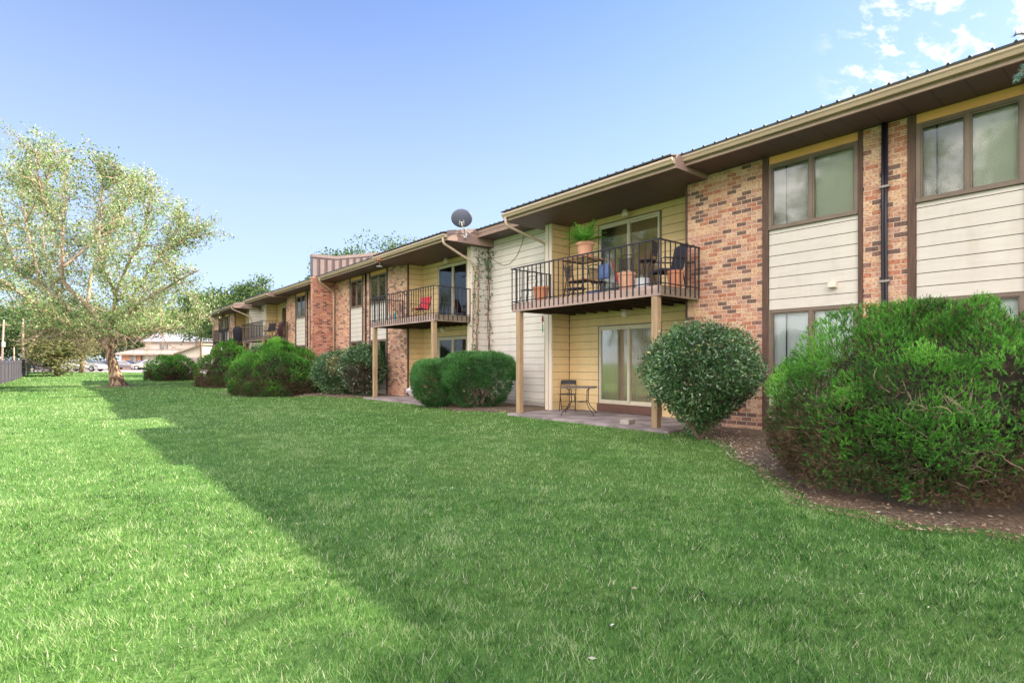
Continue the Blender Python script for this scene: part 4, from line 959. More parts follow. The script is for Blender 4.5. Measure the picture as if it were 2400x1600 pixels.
leafshrub('dark leafy shrub with a bare dead front left of the balcony post', (hx, hy), 0.86, 0.98, 1.08, 3800, 0.085, 23, z0=0.08, dead=(hx - 0.5, hy - 0.6, 0.7, 0.75), group='leafy shrubs below the second balcony', taper=0.3)
def hedge(label, c, rx, ry, h, rot, n, seed, open_=False):
    root = thing('clipped_hedge', (c[0], c[1], 0.0), label, 'hedge', 'clipped hedges by the second patio')
    rg = np.random.default_rng(seed)
    v = unit(rg.normal(size=(n, 3))); p = 3.0                 # superellipsoid = boxy round
    s = (np.abs(v)**p).sum(1) ** (-1 / p); v = v * s[:, None]
    dep = 1 - np.abs(rg.normal(0, 0.05, n)) - (rg.random(n) < 0.25) * rg.uniform(0, .35, n)
    P = v * dep[:, None]; low = np.clip(-P[:, 2], 0, 1)
    x = P[:, 0] * rx * (1 - 0.30 * low**1.5); y = P[:, 1] * ry * (1 - 0.30 * low**1.5); z = h * 0.54 + P[:, 2] * h * 0.46
    P = np.stack([x, y, z], -1) * (1 + 0.03 * lump(P, 4, seed))[:, None]
    keep = (rg.random(n) > 0.8 * np.clip(low - .25, 0, 1)) & ((lump(P, 5, seed + 4) < (9 if not open_ else 0.75 - 1.3 * np.clip(P[:, 0] / rx, 0, 1) * (low > -.0))) | (v[:, 2] > .86))
    P, vv = P[keep], v[keep]; n = len(P); low = low[keep]
    ca, sa = math.cos(rot), math.sin(rot); RM = np.array([[ca, -sa, 0], [sa, ca, 0], [0, 0, 1]]); P = P @ RM.T; vv = vv @ RM.T
    tw = 9
    C = np.repeat(P, tw, 0) + rg.normal(0, 0.03, (n * tw, 3)); D = unit(np.repeat(unit(vv), tw, 0) + 0.7 * rg.normal(size=(n * tw, 3)) + np.array([0, 0, .3]))
    V = blades(C, D, 0.075 * rg.uniform(.6, 1.3, n * tw), np.full(n * tw, 0.017))
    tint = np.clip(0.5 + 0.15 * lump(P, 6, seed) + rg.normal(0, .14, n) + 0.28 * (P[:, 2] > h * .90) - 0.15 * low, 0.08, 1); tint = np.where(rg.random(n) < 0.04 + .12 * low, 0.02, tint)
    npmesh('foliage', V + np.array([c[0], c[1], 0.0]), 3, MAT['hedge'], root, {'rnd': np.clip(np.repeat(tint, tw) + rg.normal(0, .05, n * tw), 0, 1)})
    mb = MB(); tips = [(c[0] + P[i, 0] * .85, c[1] + P[i, 1] * .85, P[i, 2] * .9) for i in rg.choice(n, 26)]
    branch_fan(mb, (c[0], c[1], 0.0), tips, 0.035, 0.2, 5, 6); mb.build('stems', MAT['twig'], root, smooth=True)
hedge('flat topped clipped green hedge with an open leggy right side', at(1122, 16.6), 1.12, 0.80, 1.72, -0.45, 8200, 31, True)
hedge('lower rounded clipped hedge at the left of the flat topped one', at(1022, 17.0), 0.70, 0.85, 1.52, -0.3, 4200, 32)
# ---------------------------------------------------------------- the big lawn tree
MAT['treeleaf'] = leafmat('pale_tree_leaf', [(0.0, (0.04, 0.09, 0.02)), (0.30, (0.13, 0.24, 0.06)), (0.62, (0.31, 0.47, 0.15)), (0.85, (0.48, 0.60, 0.30)), (1.0, (0.70, 0.74, 0.54))], 0.4, 0.38, 0.6)
MAT['farleaf'] = leafmat('far_tree_leaf', [(0.0, (0.03, 0.065, 0.025)), (0.5, (0.09, 0.165, 0.045)), (0.85, (0.20, 0.27, 0.08)), (1.0, (0.36, 0.36, 0.14))], 0.6, 0.3, 0.3)
MAT['cypress'] = leafmat('cypress_leaf', [(0.0, (0.08, 0.10, 0.04)), (0.4, (0.22, 0.24, 0.09)), (0.8, (0.46, 0.40, 0.20)), (1.0, (0.58, 0.48, 0.28))], 0.6, 0.35, 0.3)
MAT['limb'] = pm('limb_bark', (0.50, 0.40, 0.30), (0.30, 0.20, 0.14), 5, .9)
DT = 34.0
def big_tree():
    root = thing('shade_tree', (*at(275, DT), 0.0), 'large spreading tree with pale airy leaves and a leaning mottled trunk on the lawn', 'tree')
    base = at3(276, 905, DT)
    tr = [at3(278, 912, DT), at3(275, 895, DT), at3(268, 868, DT), at3(259, 835, DT), at3(252, 805, DT)]
    mb = MB(); mb.tube(tr, [0.62, 0.40, 0.30, 0.25, 0.23], 14)
    mb.build('trunk', MAT['bark'], root, smooth=True)
    mb = MB(); tips = []
    def limb(pts, r0, r1):
        P = [at3(px, py, DT + dd) for px, py, dd in pts]
        # resample smoothly
        Q = []
        for k in range(len(P) - 1):
            a, b_ = P[k], P[k + 1]; p0 = P[max(k-1, 0)]; p3 = P[min(k + 2, len(P) - 1)]
            for s in (0, .25, .5, .75):
                Q.append(0.5 * ((2*a) + (b_-p0)*s + (2*p0-5*a+4*b_-p3)*s*s + (3*a-p0-3*b_+p3)*s**3))
        Q.append(P[-1]); m_ = len(Q)
        mb.tube(Q, [r0 + (r1 - r0) * (k / (m_ - 1)) ** 0.8 for k in range(m_)], 7, cap=False)
        return Q
    limbs = [
        ([(254, 815, 0), (225, 782, .3), (192, 752, .8), (140, 706, 1.5), (95, 672, 2), (45, 640, 2.6), (0, 607, 3), (-50, 560, 3.4)], .24, .06),
        ([(225, 782, .3), (170, 765, -.6), (110, 728, -1.6), (50, 690, -2.4), (0, 655, -3.2), (-60, 610, -4)], .15, .04),
        ([(252, 808, 0), (240, 760, .5), (205, 715, 1.0), (150, 660, .4), (147, 600, 0), (148, 540, 0), (155, 470, .4), (150, 400, 1)], .20, .04),
        ([(150, 625, 0), (190, 590, .6), (225, 560, 1), (265, 535, 1.4), (300, 480, 2), (310, 420, 2)], .11, .03),
        ([(254, 810, 0), (262, 750, -.8), (270, 690, -1.4), (240, 620, -2), (232, 540, -2), (240, 450, -2), (235, 360, -1.6)], .17, .03),
        ([(256, 810, 0), (285, 760, .6), (310, 700, 1.4), (345, 640, 1.6), (385, 590, 1.6), (425, 562, 2), (455, 556, 2.4)], .15, .03),
        ([(262, 790, .2), (300, 735, -1), (345, 700, -2), (400, 668, -2.6), (440, 646, -3), (468, 632, -3.2)], .13, .03),
        ([(270, 690, -1.4), (300, 620, -2), (330, 560, -2.6), (350, 480, -3), (352, 430, -3)], .10, .03),
        ([(260, 800, .2), (320, 770, 1), (380, 760, 1.5), (430, 745, 2), (470, 730, 2)], .10, .03),
        ([(256, 805, .2), (290, 785, -1.5), (340, 775, -3), (390, 772, -4)], .08, .02),
        ([(192, 752, .8), (160, 770, 0), (110, 775, -1), (60, 800, -2), (20, 795, -2.5)], .09, .02),
        ([(95, 672, 2), (80, 600, 2), (60, 520, 2), (55, 440, 2), (70, 370, 2)], .10, .03),
        ([(45, 640, 2.6), (20, 570, 3), (0, 500, 3), (-20, 430, 3)], .08, .03),
        ([(60, 520, 2), (95, 450, 1.5), (118, 390, 1), (128, 335, 1)], .08, .02),
        ([(300, 480, 2), (335, 440, 2.4), (350, 400, 2.6)], .05, .02),
        ([(345, 640, 1.6), (400, 560, 2.4), (420, 510, 2.8)], .07, .02),
        ([(0, 607, 3), (-30, 520, 3), (-40, 420, 3), (-30, 350, 3)], .08, .02),
        ([(148, 540, 0), (110, 480, -.6), (90, 420, -1), (85, 360, -1)], .07, .02),
        ([(240, 450, -2), (275, 420, -2.4), (285, 400, -2.4)], .05, .02),
        ([(205, 715, 1.0), (215, 640, 2.4), (240, 580, 3.5), (270, 520, 4.2), (280, 450, 4.5)], .12, .03),
        ([(140, 706, 1.5), (120, 640, 3.5), (100, 560, 4.5), (110, 480, 5)], .10, .03)]
    sk = []
    for pts, a, b_ in limbs:
        Q = limb(pts, a, b_); sk += Q[2:]
    # side branches and twigs
    rg = random.Random(5); tw = []
    S = [p for p in sk if p.z > 3.0]
    ctr = at3(205, 620, DT)
    EX = [-120, 0, 60, 95, 150, 190, 260, 330, 380, 440, 492, 520]; EY = [355, 312, 302, 294, 312, 326, 352, 392, 430, 462, 500, 560]
    def inside(p):
        l_ = p.x * CS - p.y * SN; px_ = 1200 + FOC * l_ / DT; py_ = 851 - (p.z - EYE) / DT * FOC
        return px_ < 524 and py_ > np.interp(px_, EX, EY) + 10
    for p in S:
        for q in range(4):
            out_ = (p - ctr); out_.z *= 0.6
            d = (out_.normalized() * 0.7 + Vector((rg.gauss(0, 1), rg.gauss(0, 1), rg.gauss(0.35, .8))).normalized() * 1.0).normalized()
            ln_ = rg.uniform(0.8, 2.3); pts = [p]
            for k in range(4):
                d = (d + Vector((rg.gauss(0, .22), rg.gauss(0, .22), rg.gauss(.06, .22)))).normalized(); pts.append(pts[-1] + d * ln_ / 4)
            if not inside(pts[-1]): continue
            mb.tube(pts, [0.034, 0.026, 0.018, 0.012, 0.006], 4, cap=False)
            for k in (1, 2, 3, 4):
                tw.append(pts[k])
                for z_ in range(2):
                    d2 = (d + Vector((rg.gauss(0, .8), rg.gauss(0, .8), rg.gauss(.25, .7)))).normalized(); e = pts[k] + d2 * rg.uniform(.25, .7)
                    mb.tube([pts[k], (pts[k] + e) / 2 + Vector((0, 0, .03)), e], [0.011, 0.008, 0.004], 3, cap=False); tw.append(e); tw.append((pts[k] + e) / 2)
    mb.build('branches', MAT['limb'], root, smooth=True)
    T = np.array([tuple(p) for p in tw]); rr = np.random.default_rng(9)
    c = np.array(ctr)
    per = 3
    C = np.repeat(T, per, 0) + np.clip(rr.normal(0, 0.13, (len(T) * per, 3)), -.25, .25)
    # keep inside a rounded, uneven outline with the low right skirt of the photograph
    keep = C[:, 2] > 3.15 + 0.3 * lump(C, 1.4, 3)
    keep &= (lump(C, 1.5, 8) < 0.95) | (rr.random(len(C)) < 0.4)
    C = C[keep]; n = len(C)
    D = unit(rr.normal(size=(n, 3)) + np.array([0, 0, -0.3])); ln = rr.uniform(0.09, 0.17, n)
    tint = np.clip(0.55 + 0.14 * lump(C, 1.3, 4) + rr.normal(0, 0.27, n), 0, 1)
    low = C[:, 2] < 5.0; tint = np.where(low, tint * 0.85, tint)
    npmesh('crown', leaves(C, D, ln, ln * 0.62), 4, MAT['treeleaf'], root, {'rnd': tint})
    return n
print('big tree leaves', big_tree())
def tree(label, px, d, ztop, wid, seed, n=5000, ls=0.35, kind='round', zbot=None, mat='farleaf', group='trees beyond the building', name='tree', shift=0.0, xy=None, trunk_r=0.22, holes=0.9):
    x, y = xy if xy else at(px, d); z0 = float(gz(x, y))
    root = thing(name, (x, y, z0), label, 'tree', group)
    rg = np.random.default_rng(seed); zbot = zbot if zbot is not None else ztop * 0.3
    hc = (ztop - zbot); 
    # clumps
    nc = 60 if n < 9500 else 130
    cc = unit(rg.normal(size=(nc, 3))) * rg.uniform(0.35, 1.0, (nc, 1))**0.6
    if kind == 'cone':
        t_ = (cc[:, 2] + 1) / 2; sc_ = 1.15 - t_ * 1.0; cc[:, 0] *= sc_; cc[:, 1] *= sc_
    if kind == 'wide':
        t_ = (cc[:, 2] + 1) / 2; sc_ = 1.0 - 0.75 * t_; cc[:, 0] *= sc_; cc[:, 1] *= sc_
    Cc = cc * np.array([wid / 2 * 0.85, wid / 2 * 0.85, hc / 2 * 0.88]) + np.array([0, 0, zbot + hc / 2])
    sz = rg.uniform(0.11, 0.24, nc) * min(wid, hc) * (0.8 if kind == 'wide' else 1)
    k = rg.integers(0, nc, n)
    off = np.clip(rg.normal(0, 0.5, (n, 3)), -.85, .85) * sz[k][:, None] * np.array([1.15, 1.15, 0.75])
    C = Cc[k] + off
    ln = ls * rg.uniform(0.6, 1.3, n); D = unit(rg.normal(size=(n, 3)))
    if kind == 'wide': D = unit(rg.normal(size=(n, 3)) * np.array([1, 1, 0.25]))
    tint = np.clip(0.40 + rg.normal(0, .17, nc)[k] * 0.7 + rg.normal(0, 0.16, n) + 0.25 * off[:, 2] / (sz[k] + .01), 0, 1)
    npmesh('crown', leaves(C, D, ln, ln * (0.6 if kind != 'wide' else 0.3)) + np.array([x, y, z0]), 4, MAT[mat], root, {'rnd': tint})
    mb = MB(); P = [Vector((x, y, z0 - .1)), Vector((x + .1, y, z0 + zbot * .6)), Vector((x, y + .1, z0 + zbot + hc * .3)), Vector((x, y, z0 + zbot + hc * 0.75))]
    mb.tube(P, [trunk_r, trunk_r * .85, trunk_r * .6, trunk_r * .2], 8)
    for i in range(8):
        q = Cc[rg.integers(0, nc)]; s_ = P[2] * 0.6 + P[1] * 0.4; e = Vector((x + q[0], y + q[1], z0 + q[2]))
        mb.tube([s_, s_.lerp(e, .5) + Vector((0, 0, -.2)), e], [trunk_r * .4, trunk_r * .25, 0.03], 5, cap=False)
    mb.build('trunk', MAT['bark'], root, smooth=True)
    return root
# crowns over the roof
tree('dense green crown rising above the brown metal parapet, the left one', 800, 66, 15.6, 8.0, 41, 9000, 0.30)
tree('green crown above the roof ridge between parapet and dish', 872, 64, 16.0, 8.5, 42, 9000, 0.30)
tree('yellow tinged crown at the right end of the trees over the roof', 938, 66, 16.6, 9.0, 43, 9000, 0.30)
tree('dark pine like crown over the far eaves, right of the gap', 600, 92, 15.6, 8.5, 44, 7000, 0.42)
tree('tall green crown over the far end of the building', 525, 88, 13.9, 8.5, 45, 7000, 0.42)
tree('green crown behind the pale tree, just left of the building end', 470, 96, 15.0, 9.0, 46, 6000, 0.45)
tree('dark tree behind the townhouse roof', 415, 125, 13.5, 13, 47, 6000, 0.6, zbot=2.5)
tree('dark tree left of the townhouse', 340, 122, 14, 14, 48, 6000, 0.6, zbot=1.5)
tree('mid green tree behind the parked silver car', 262, 118, 13, 15, 49, 6000, 0.6, zbot=1)
tree('mid green tree between the two golden cypresses and the car park', 190, 120, 15, 15, 50, 6000, 0.6, zbot=0.5)
tree('bright green tree behind the utility poles', 60, 130, 17, 19, 51, 7500, 0.6, zbot=0.3)
tree('dark green tree right of the utility poles', 125, 122, 13, 15, 52, 6000, 0.6, zbot=0.3)
tree('green tree at the far left edge behind the dark fence', -20, 115, 15, 18, 53, 6500, 0.6, zbot=0.3)
tree('wide golden green cypress with drooping tips left of the lawn tree trunk', 130, 55.5, 7.6, 8.0, 54, 15000, 0.34, 'wide', -0.3, 'cypress', 'golden cypresses at the lawn end', 'cypress_tree', trunk_r=.25)
tree('smaller golden cypress nearer the parked silver car', 190, 64, 6.6, 8.0, 55, 11000, 0.34, 'wide', 1.3, 'cypress', 'golden cypresses at the lawn end', 'cypress_tree', trunk_r=.3)
# trees across the lawn that the windows mirror
for i, (x, y, h_, w_) in enumerate(((-26, 5, 20, 12), (-28, 16, 22, 12), (-25, 27, 19, 12), (-29, 39, 21, 12), (-25, -6, 20, 12))):
    tree(('green tree across the lawn beside the camera', 'green tree across the lawn facing the white middle wall', 'green tree across the lawn facing the brick fire wall', 'green tree across the lawn facing the third balcony', 'green tree across the lawn behind the camera')[i] + ', seen mirrored in the windows', 0, 0, h_, w_, 60 + i, 8000, 0.50, xy=(x, y), group='trees across the lawn', zbot=1.5)
# conifer branch tips reaching in at the upper right
MAT['bluetip'] = leafmat('blue_conifer', [(0.0, (0.10, 0.22, 0.18)), (1.0, (0.30, 0.48, 0.42))], 0.6, 0.2)
MAT['darktip'] = leafmat('dark_conifer', [(0.0, (0.02, 0.03, 0.03)), (1.0, (0.06, 0.07, 0.07))], 0.6, 0.1)
def sprig(label, pts, n, seed, size, mat):
    P = [at3(*p) for p in pts]; root = thing('conifer_branch', tuple(P[0]), label, 'branch', None)
    MB().tube(P, [0.010] + [0.006] * (len(P) - 2) + [0.003], 5).build('twig', MAT['twig'], root, smooth=True)
    rg = np.random.default_rng(seed); A = np.array([tuple(p) for p in P]); k = rg.integers(0, len(P) - 1, n); s = rg.random((n, 1))
    C = A[k] * (1 - s) + A[k + 1] * s; D = unit(unit(A[k + 1] - A[k]) * 0.8 + 0.7 * rg.normal(size=(n, 3)))
    npmesh('needles', blades(C, D, size * rg.uniform(.6, 1.2, n), np.full(n, size * .13)), 3, MAT[mat], root, {'rnd': np.clip(rg.normal(.5, .2, n), .25, 1)})
sprig('bluish green conifer branch tip hanging before the soffit at the upper right', [(2440, 120, 4.0), (2410, 150, 4.0), (2393, 170, 4.0), (2383, 186, 4.0)], 260, 71, 0.045, 'bluetip')
sprig('thin dark bare conifer twig against the sky at the right edge', [(2445, 82, 4.2), (2415, 78, 4.2), (2390, 80, 4.2), (2376, 83, 4.2)], 60, 72, 0.045, 'darktip')
tree('tall conifer at the near end of the building, its shade dappling the lawn', 0, 0, 13.5, 6.5, 81, 13000, 0.26, 'cone', 1.2, xy=(13.2, -4.6), group=None)
tree('sparse tall unseen tree added behind the near end of the building, its top shading the nearest lawn', 0, 0, 18.5, 7.0, 82, 4200, 0.30, 'round', 9.0, xy=(24.5, -7.0), group=None)  # added out of view to cast dappled shade on the near lawn
# ================================================================ THINGS ON AND ROUND THE BUILDING
ZD = 2.975
def pot(label, x, y, z, r, h, mat='terracotta', group='clay pots on the first balcony', cat='flower pot'):
    t = thing('flower_pot', (x, y, z), label, cat, group)
    MB().lathe([(r * .72, 0), (r * .80, h * .3), (r * .92, h * .84), (r * 1.0, h * .85), (r * 1.02, h), (r * .92, h), (r * .9, h * .93)], (x, y, z), 24).build('pot', MAT[mat], t, smooth=False)
    MB().lathe([(r * .9, h * .90), (r * .88, h * .925)], (x, y, z), 20).build('soil', MAT['soilpot'], t)
    return t
pot('orange clay pot at the left end of the first balcony', 9.62, yat(1268, 9.62), ZD, 0.21, 0.40)
pot('dusty pale clay pot in the middle of the first balcony railing', 9.55, yat(1468, 9.55), ZD, 0.20, 0.40, 'terracotta_pale')
pot('orange clay pot at the right end of the first balcony beside the brick', 9.95, yat(1583, 9.95), ZD, 0.18, 0.36)
# furniture prototypes are modelled in their own coordinates
def lattice_chair(label, loc, rz, seat_h, group='lattice backed metal chairs on the first balcony'):
    t = thing('bistro_chair', loc, label, 'chair', group, rz, local=True)
    m = MB(); m.lathe([(0.19, seat_h - .02), (0.20, seat_h - .01), (0.20, seat_h), (0.18, seat_h + .008)], (0, 0, 0), 24); m.build('seat', MAT['iron'], t, smooth=True)
    for sx, sy in ((1, 1), (-1, 1), (-1, -1), (1, -1)):
        MB().tube([(sx*.12, sy*.12, seat_h - .02), (sx*.10, sy*.10, seat_h * .65), (sx*.13, sy*.13, seat_h * .35), (sx*.21, sy*.21, 0.0)], 0.010, 6).build('leg', MAT['iron'], t, smooth=True)
    ring = [(0.135 * math.cos(a), 0.135 * math.sin(a), seat_h * .36) for a in [2 * math.pi * k / 16 for k in range(17)]]
    MB().tube(ring, 0.007, 5, cap=False).build('foot_ring', MAT['iron'], t, smooth=True)
    m = MB(); H = seat_h
    fr = [(-.16, .14, H), (-.17, .17, H + .18), (-.19, .20, H + .38), (-.12, .215, H + .45), (0, .22, H + .47), (.12, .215, H + .45), (.19, .20, H + .38), (.17, .17, H + .18), (.16, .14, H)]
    m.tube(fr, 0.010, 6); m.tube([(-.165, .155, H + .10), (.165, .155, H + .10)], .007, 5); m.tube([(-.185, .195, H + .37), (.185, .195, H + .37)], .007, 5)
    m.build('back_frame', MAT['iron'], t, smooth=True)
    m = MB()
    for k in range(-6, 7):                         # diagonal lattice in the back
        for sg in (-1, 1):
            x0 = k * .05; pts = []
            for s in (0, 1):
                xx = x0 + sg * (s - .5) * .27; zz = H + .10 + .27 * s
                pts.append((xx, zz))
            (xa, za), (xb, zb) = pts
            # clip to the frame width
            def cl(x_, z_): return x_
            if max(xa, xb) < -.17 or min(xa, xb) > .17: continue
            def at_x(xv): return za + (zb - za) * (xv - xa) / (xb - xa)
            if xa < -.17: za, xa = at_x(-.17), -.17
            if xb < -.17: zb, xb = at_x(-.17), -.17
            if xa > .17: za, xa = at_x(.17), .17
            if xb > .17: zb, xb = at_x(.17), .17
            m.tube([(xa, .155 + (za - H - .1) * .16, za), (xb, .155 + (zb - H - .1) * .16, zb)], 0.006, 4)
    m.build('backrest', MAT['iron'], t)
    return t
lattice_chair('black lattice backed chair left of the fern table, back to the siding', (9.95, yat(1350, 9.95), ZD), R(70), 0.46)
lattice_chair('black lattice backed chair just right of the fern table, facing the railing', (10.45, yat(1458, 10.45), ZD), R(-80), 0.60)
lattice_chair('tall black lattice backed bar chair highest above the balcony corner', (9.85, yat(1516, 9.85), ZD), R(195), 0.66)
lattice_chair('black lattice backed chair half hidden by the fern table legs', (10.4, yat(1403, 10.4), ZD), R(-20), 0.46)
def wire_stand():
    x, y = 10.0, yat(1243, 10.0)
    t = thing('plant_stand', (x, y, ZD), 'black wire plant stand with a scrolled back at the left balcony end', 'plant stand')
    m = MB()
    for s in (-1, 1): m.tube([(x, y + s*.17, ZD), (x + .02, y + s*.10, ZD + .35), (x + .05, y + s*.16, ZD + .60), (x + .08, y + s*.19, ZD + .92)], .008, 5)
    for s in (-1, 1): m.tube([(x - .3, y + s*.16, ZD), (x - .22, y + s*.10, ZD + .3), (x - .20, y + s*.14, ZD + .44)], .008, 5)
    m.tube([(x + .08, y - .19, ZD + .92), (x + .08, y, ZD + .98), (x + .08, y + .19, ZD + .92)], .008, 5)
    m.build('frame', MAT['iron'], t, smooth=True)
    m = MB(); m.tube([(x + .06 , y + .14 * math.cos(a), ZD + .78 + .07 * math.sin(2 * a)) for a in [k * .4 for k in range(17)]], .006, 5, cap=False)
    m.build('scrollwork', MAT['iron'], t, smooth=True)
    m = MB(); m.box(x - .22, x + .04, y - .15, y + .15, ZD + .43, ZD + .445); m.build('shelf', MAT['iron'], t)
wire_stand()
def fern_table():
    x, y = 10.0, yat(1366, 10.0)
    t = thing('bar_table', (x, y, ZD), 'square wooden edged glass bar table carrying the fern pot', 'table')
    h = 1.0; s = .40
    m = MB()
    m.box(x - s, x + s, y - s, y - s + .07, ZD + h - .035, ZD + h); m.box(x - s, x + s, y + s - .07, y + s, ZD + h - .035, ZD + h)
    m.box(x - s, x - s + .07, y - s + .07, y + s - .07, ZD + h - .034, ZD + h - .001); m.box(x + s - .07, x + s, y - s + .07, y + s - .07, ZD + h - .034, ZD + h - .001)
    m.build('table_rim', MAT['tablewood'], t)
    MB().box(x - s + .07, x + s - .07, y - s + .07, y + s - .07, ZD + h - .02, ZD + h - .008).build('glass_top', MAT['glass'], t)
    for sx in (-1, 1):
        for sy in (-1, 1):
            MB().tube([(x + sx * (s - .05), y + sy * (s - .05), ZD + h - .03), (x + sx * (s - .12), y + sy * (s - .12), ZD + h * .5), (x + sx * (s - .06), y + sy * (s - .06), ZD)], .015, 6).build('leg', MAT['iron'], t, smooth=True)
    MB().box(x - .22, x + .22, y - .24, y + .24, ZD + .46, ZD + .49).build('shelf', MAT['tablewood'], t)
    m = MB(); 
    for zz in (.72,): m.tube([(x - .3, y - .3, ZD + zz), (x, y, ZD + zz + .06), (x + .3, y + .3, ZD + zz)], .010, 5); m.tube([(x + .3, y - .3, ZD + zz), (x, y, ZD + zz + .06), (x - .3, y + .3, ZD + zz)], .010, 5)
    m.build('brace', MAT['iron'], t, smooth=True)
    # fern in its pot
    px_, py_, pz = x + .02, y - .06, ZD + h
    f = thing('fern_pot', (px_, py_, pz), 'lush green fern spilling from a pale clay pot above the railing', 'potted fern')
    r, hh = .215, .40
    MB().lathe([(r * .74, 0), (r * .9, hh * .8), (r * 1.0, hh * .82), (r * 1.02, hh), (r * .9, hh)], (px_, py_, pz), 24).build('pot', MAT['terracotta_pale'], f)
    rg = np.random.default_rng(77); V = []; tint = []
    for k in range(110):
        a = rg.uniform(0, 6.28); L_ = rg.uniform(.30, .62); el = rg.uniform(.5, 1.4)
        p = np.array([px_, py_, pz + hh]) + np.array([math.cos(a), math.sin(a), 0]) * .08
        d = np.array([math.cos(a) * math.cos(el), math.sin(a) * math.cos(el), math.sin(el)]); st = L_ / 9; c0 = rg.normal(.5, .18)
        for q in range(9):
            d = d + np.array([0, 0, -.12]); d /= np.linalg.norm(d); p2 = p + d * st
            side = np.cross(d, [0, 0, 1]); side /= max(np.linalg.norm(side), 1e-6); wv = .055 * math.sin(math.pi * (q + 1) / 10.5) + .008
            for sg in (-1, 1):
                V += [p, p + (p2 - p) * .9, p2 + side * sg * wv - np.array([0, 0, .01])]; tint.append(c0 + rg.normal(0, .08))
            p = p2
    MAT['fern'] = leafmat('fern_frond', [(0.0, (0.05, 0.20, 0.025)), (0.5, (0.16, 0.45, 0.06)), (1.0, (0.42, 0.60, 0.18))], .5, .4)
    npmesh('fronds', np.array(V), 3, MAT['fern'], f, {'rnd': np.clip(tint, 0, 1)})
fern_table()
def lounge_chair(label, x, y, rz, mat='black_cloth'):
    t = thing('armchair', (x, y, ZD), label, 'chair', None, rz, local=True)
    m = MB(); m.box(-.27, .27, -.25, .25, .36, .42); m.build('seat', MAT[mat], t, bevel=.015)
    m = MB(); m.prism([(.20, .40), (.26, .40), (.36, .92), (.31, .93)], 'x', -.27, .27); 
    m2_ = MB(); m2_.prism([(.20, .42), (.26, .42), (.37, .95), (.31, .96)], 'x', -.27, .27); m2_.build('backrest', MAT[mat], t, bevel=.012)
    for s in (-1, 1):
        m = MB(); m.tube([(s*.29, -.27, 0), (s*.29, -.25, .60), (s*.29, -.18, .63), (s*.29, .28, .63)], .017, 6); m.build('armrest', MAT['iron'], t, smooth=True)
        MB().tube([(s*.28, .22, .40), (s*.28, .30, 0)], .017, 6).build('leg', MAT['iron'], t, smooth=True)
lounge_chair('black outdoor armchair turned to the brick at the right of the first balcony', 10.0, yat(1562, 10.0), R(-120))
def bucket(label, x, y, z, r, h, mat, name='bucket', cat='bucket'):
    t = thing(name, (x, y, z), label, cat)
    MB().lathe([(r * .82, 0), (r * .98, h * .9), (r * 1.04, h * .91), (r * 1.04, h), (r * .94, h), (r * .9, h * .85)], (x, y, z), 22).build('body', MAT[mat], t)
    MB().tube([(x, y - r * 1.03, z + h * .93), (x - r * .6, y - r * .6, z + h * .75), (x - r * .95, y, z + h * .62), (x - r * .6, y + r * .6, z + h * .75), (x, y + r * 1.03, z + h * .93)], .004, 5).build('handle', MAT['strap'], t, smooth=True)
bucket('white plastic bucket under the tall bar chair', 9.75, yat(1505, 9.75), ZD, .17, .26, 'white_plastic')
bucket('low blue tub behind the railing below the fern table', 9.75, yat(1393, 9.75), ZD, .19, .12, 'blue', 'tub', 'tub')
MAT['darkred'] = pm('dark_red_cloth', (0.30, 0.02, 0.035), None, 4, .7)
def umbrella():
    a = Vector((10.35, yat(1432, 10.35), 3.95)); b = Vector((9.85, yat(1458, 9.85), ZD + .02))
    t = thing('folded_umbrella', tuple(b), 'folded dark red umbrella leaning beside the lattice chair', 'umbrella')
    MB().tube([a, b.lerp(a, .75), b.lerp(a, .35), b.lerp(a, .18)], [.012, .022, .032, .014], 8).build('canopy', MAT['darkred'], t, smooth=True)
    MB().tube([b.lerp(a, .18), b], .010, 6).build('shaft', MAT['red'], t)
umbrella()
def low_table(label, x, y, w_, d_, h, z=ZD):
    t = thing('side_table', (x, y, z), label, 'table')
    m = MB()
    for k in range(6): m.box(x - d_/2, x + d_/2, y - w_/2 + k * w_/6, y - w_/2 + (k + .6) * w_/6, z + h - .012, z + h)
    m.box(x - d_/2 - .01, x - d_/2, y - w_/2, y + w_/2, z + h - .02, z + h + .002); m.box(x + d_/2, x + d_/2 + .01, y - w_/2, y + w_/2, z + h - .02, z + h + .002)
    m.build('tabletop', MAT['iron'], t)
    for s in (-1, 1):
        for q in (-1, 1):
            MB().tube([(x + s*d_*.46, y + q*w_*.46, z + h - .01), (x + s*d_*.46, y - q*w_*.40, z)], .008, 5).build('leg', MAT['iron'], t)
low_table('low black metal slatted table under the left lattice chair', 9.75, yat(1347, 9.75), .50, .32, .26)
def tote():
    x, y = 10.3, yat(1416, 10.3)
    t = thing('tote_bag', (x, y, ZD + .50), 'faded blue bag hung over a chair beside the fern table', 'bag')
    m = MB(); i = 0; prof = [(-.03, 0), (.05, 0), (.075, .16), (.05, .34), (.0, .36), (-.05, .32), (-.06, .12)]
    m.prism([(x + a, ZD + .50 + b_) for a, b_ in prof], 'y', y - .16, y + .16); m.build('body', MAT['blue'], t, bevel=.02)
    MB().tube([(x, y - .1, ZD + .85), (x, y - .06, ZD + .94), (x, y + .06, ZD + .94), (x, y + .1, ZD + .85)], .008, 5).build('strap', MAT['black_cloth'], t)
tote()
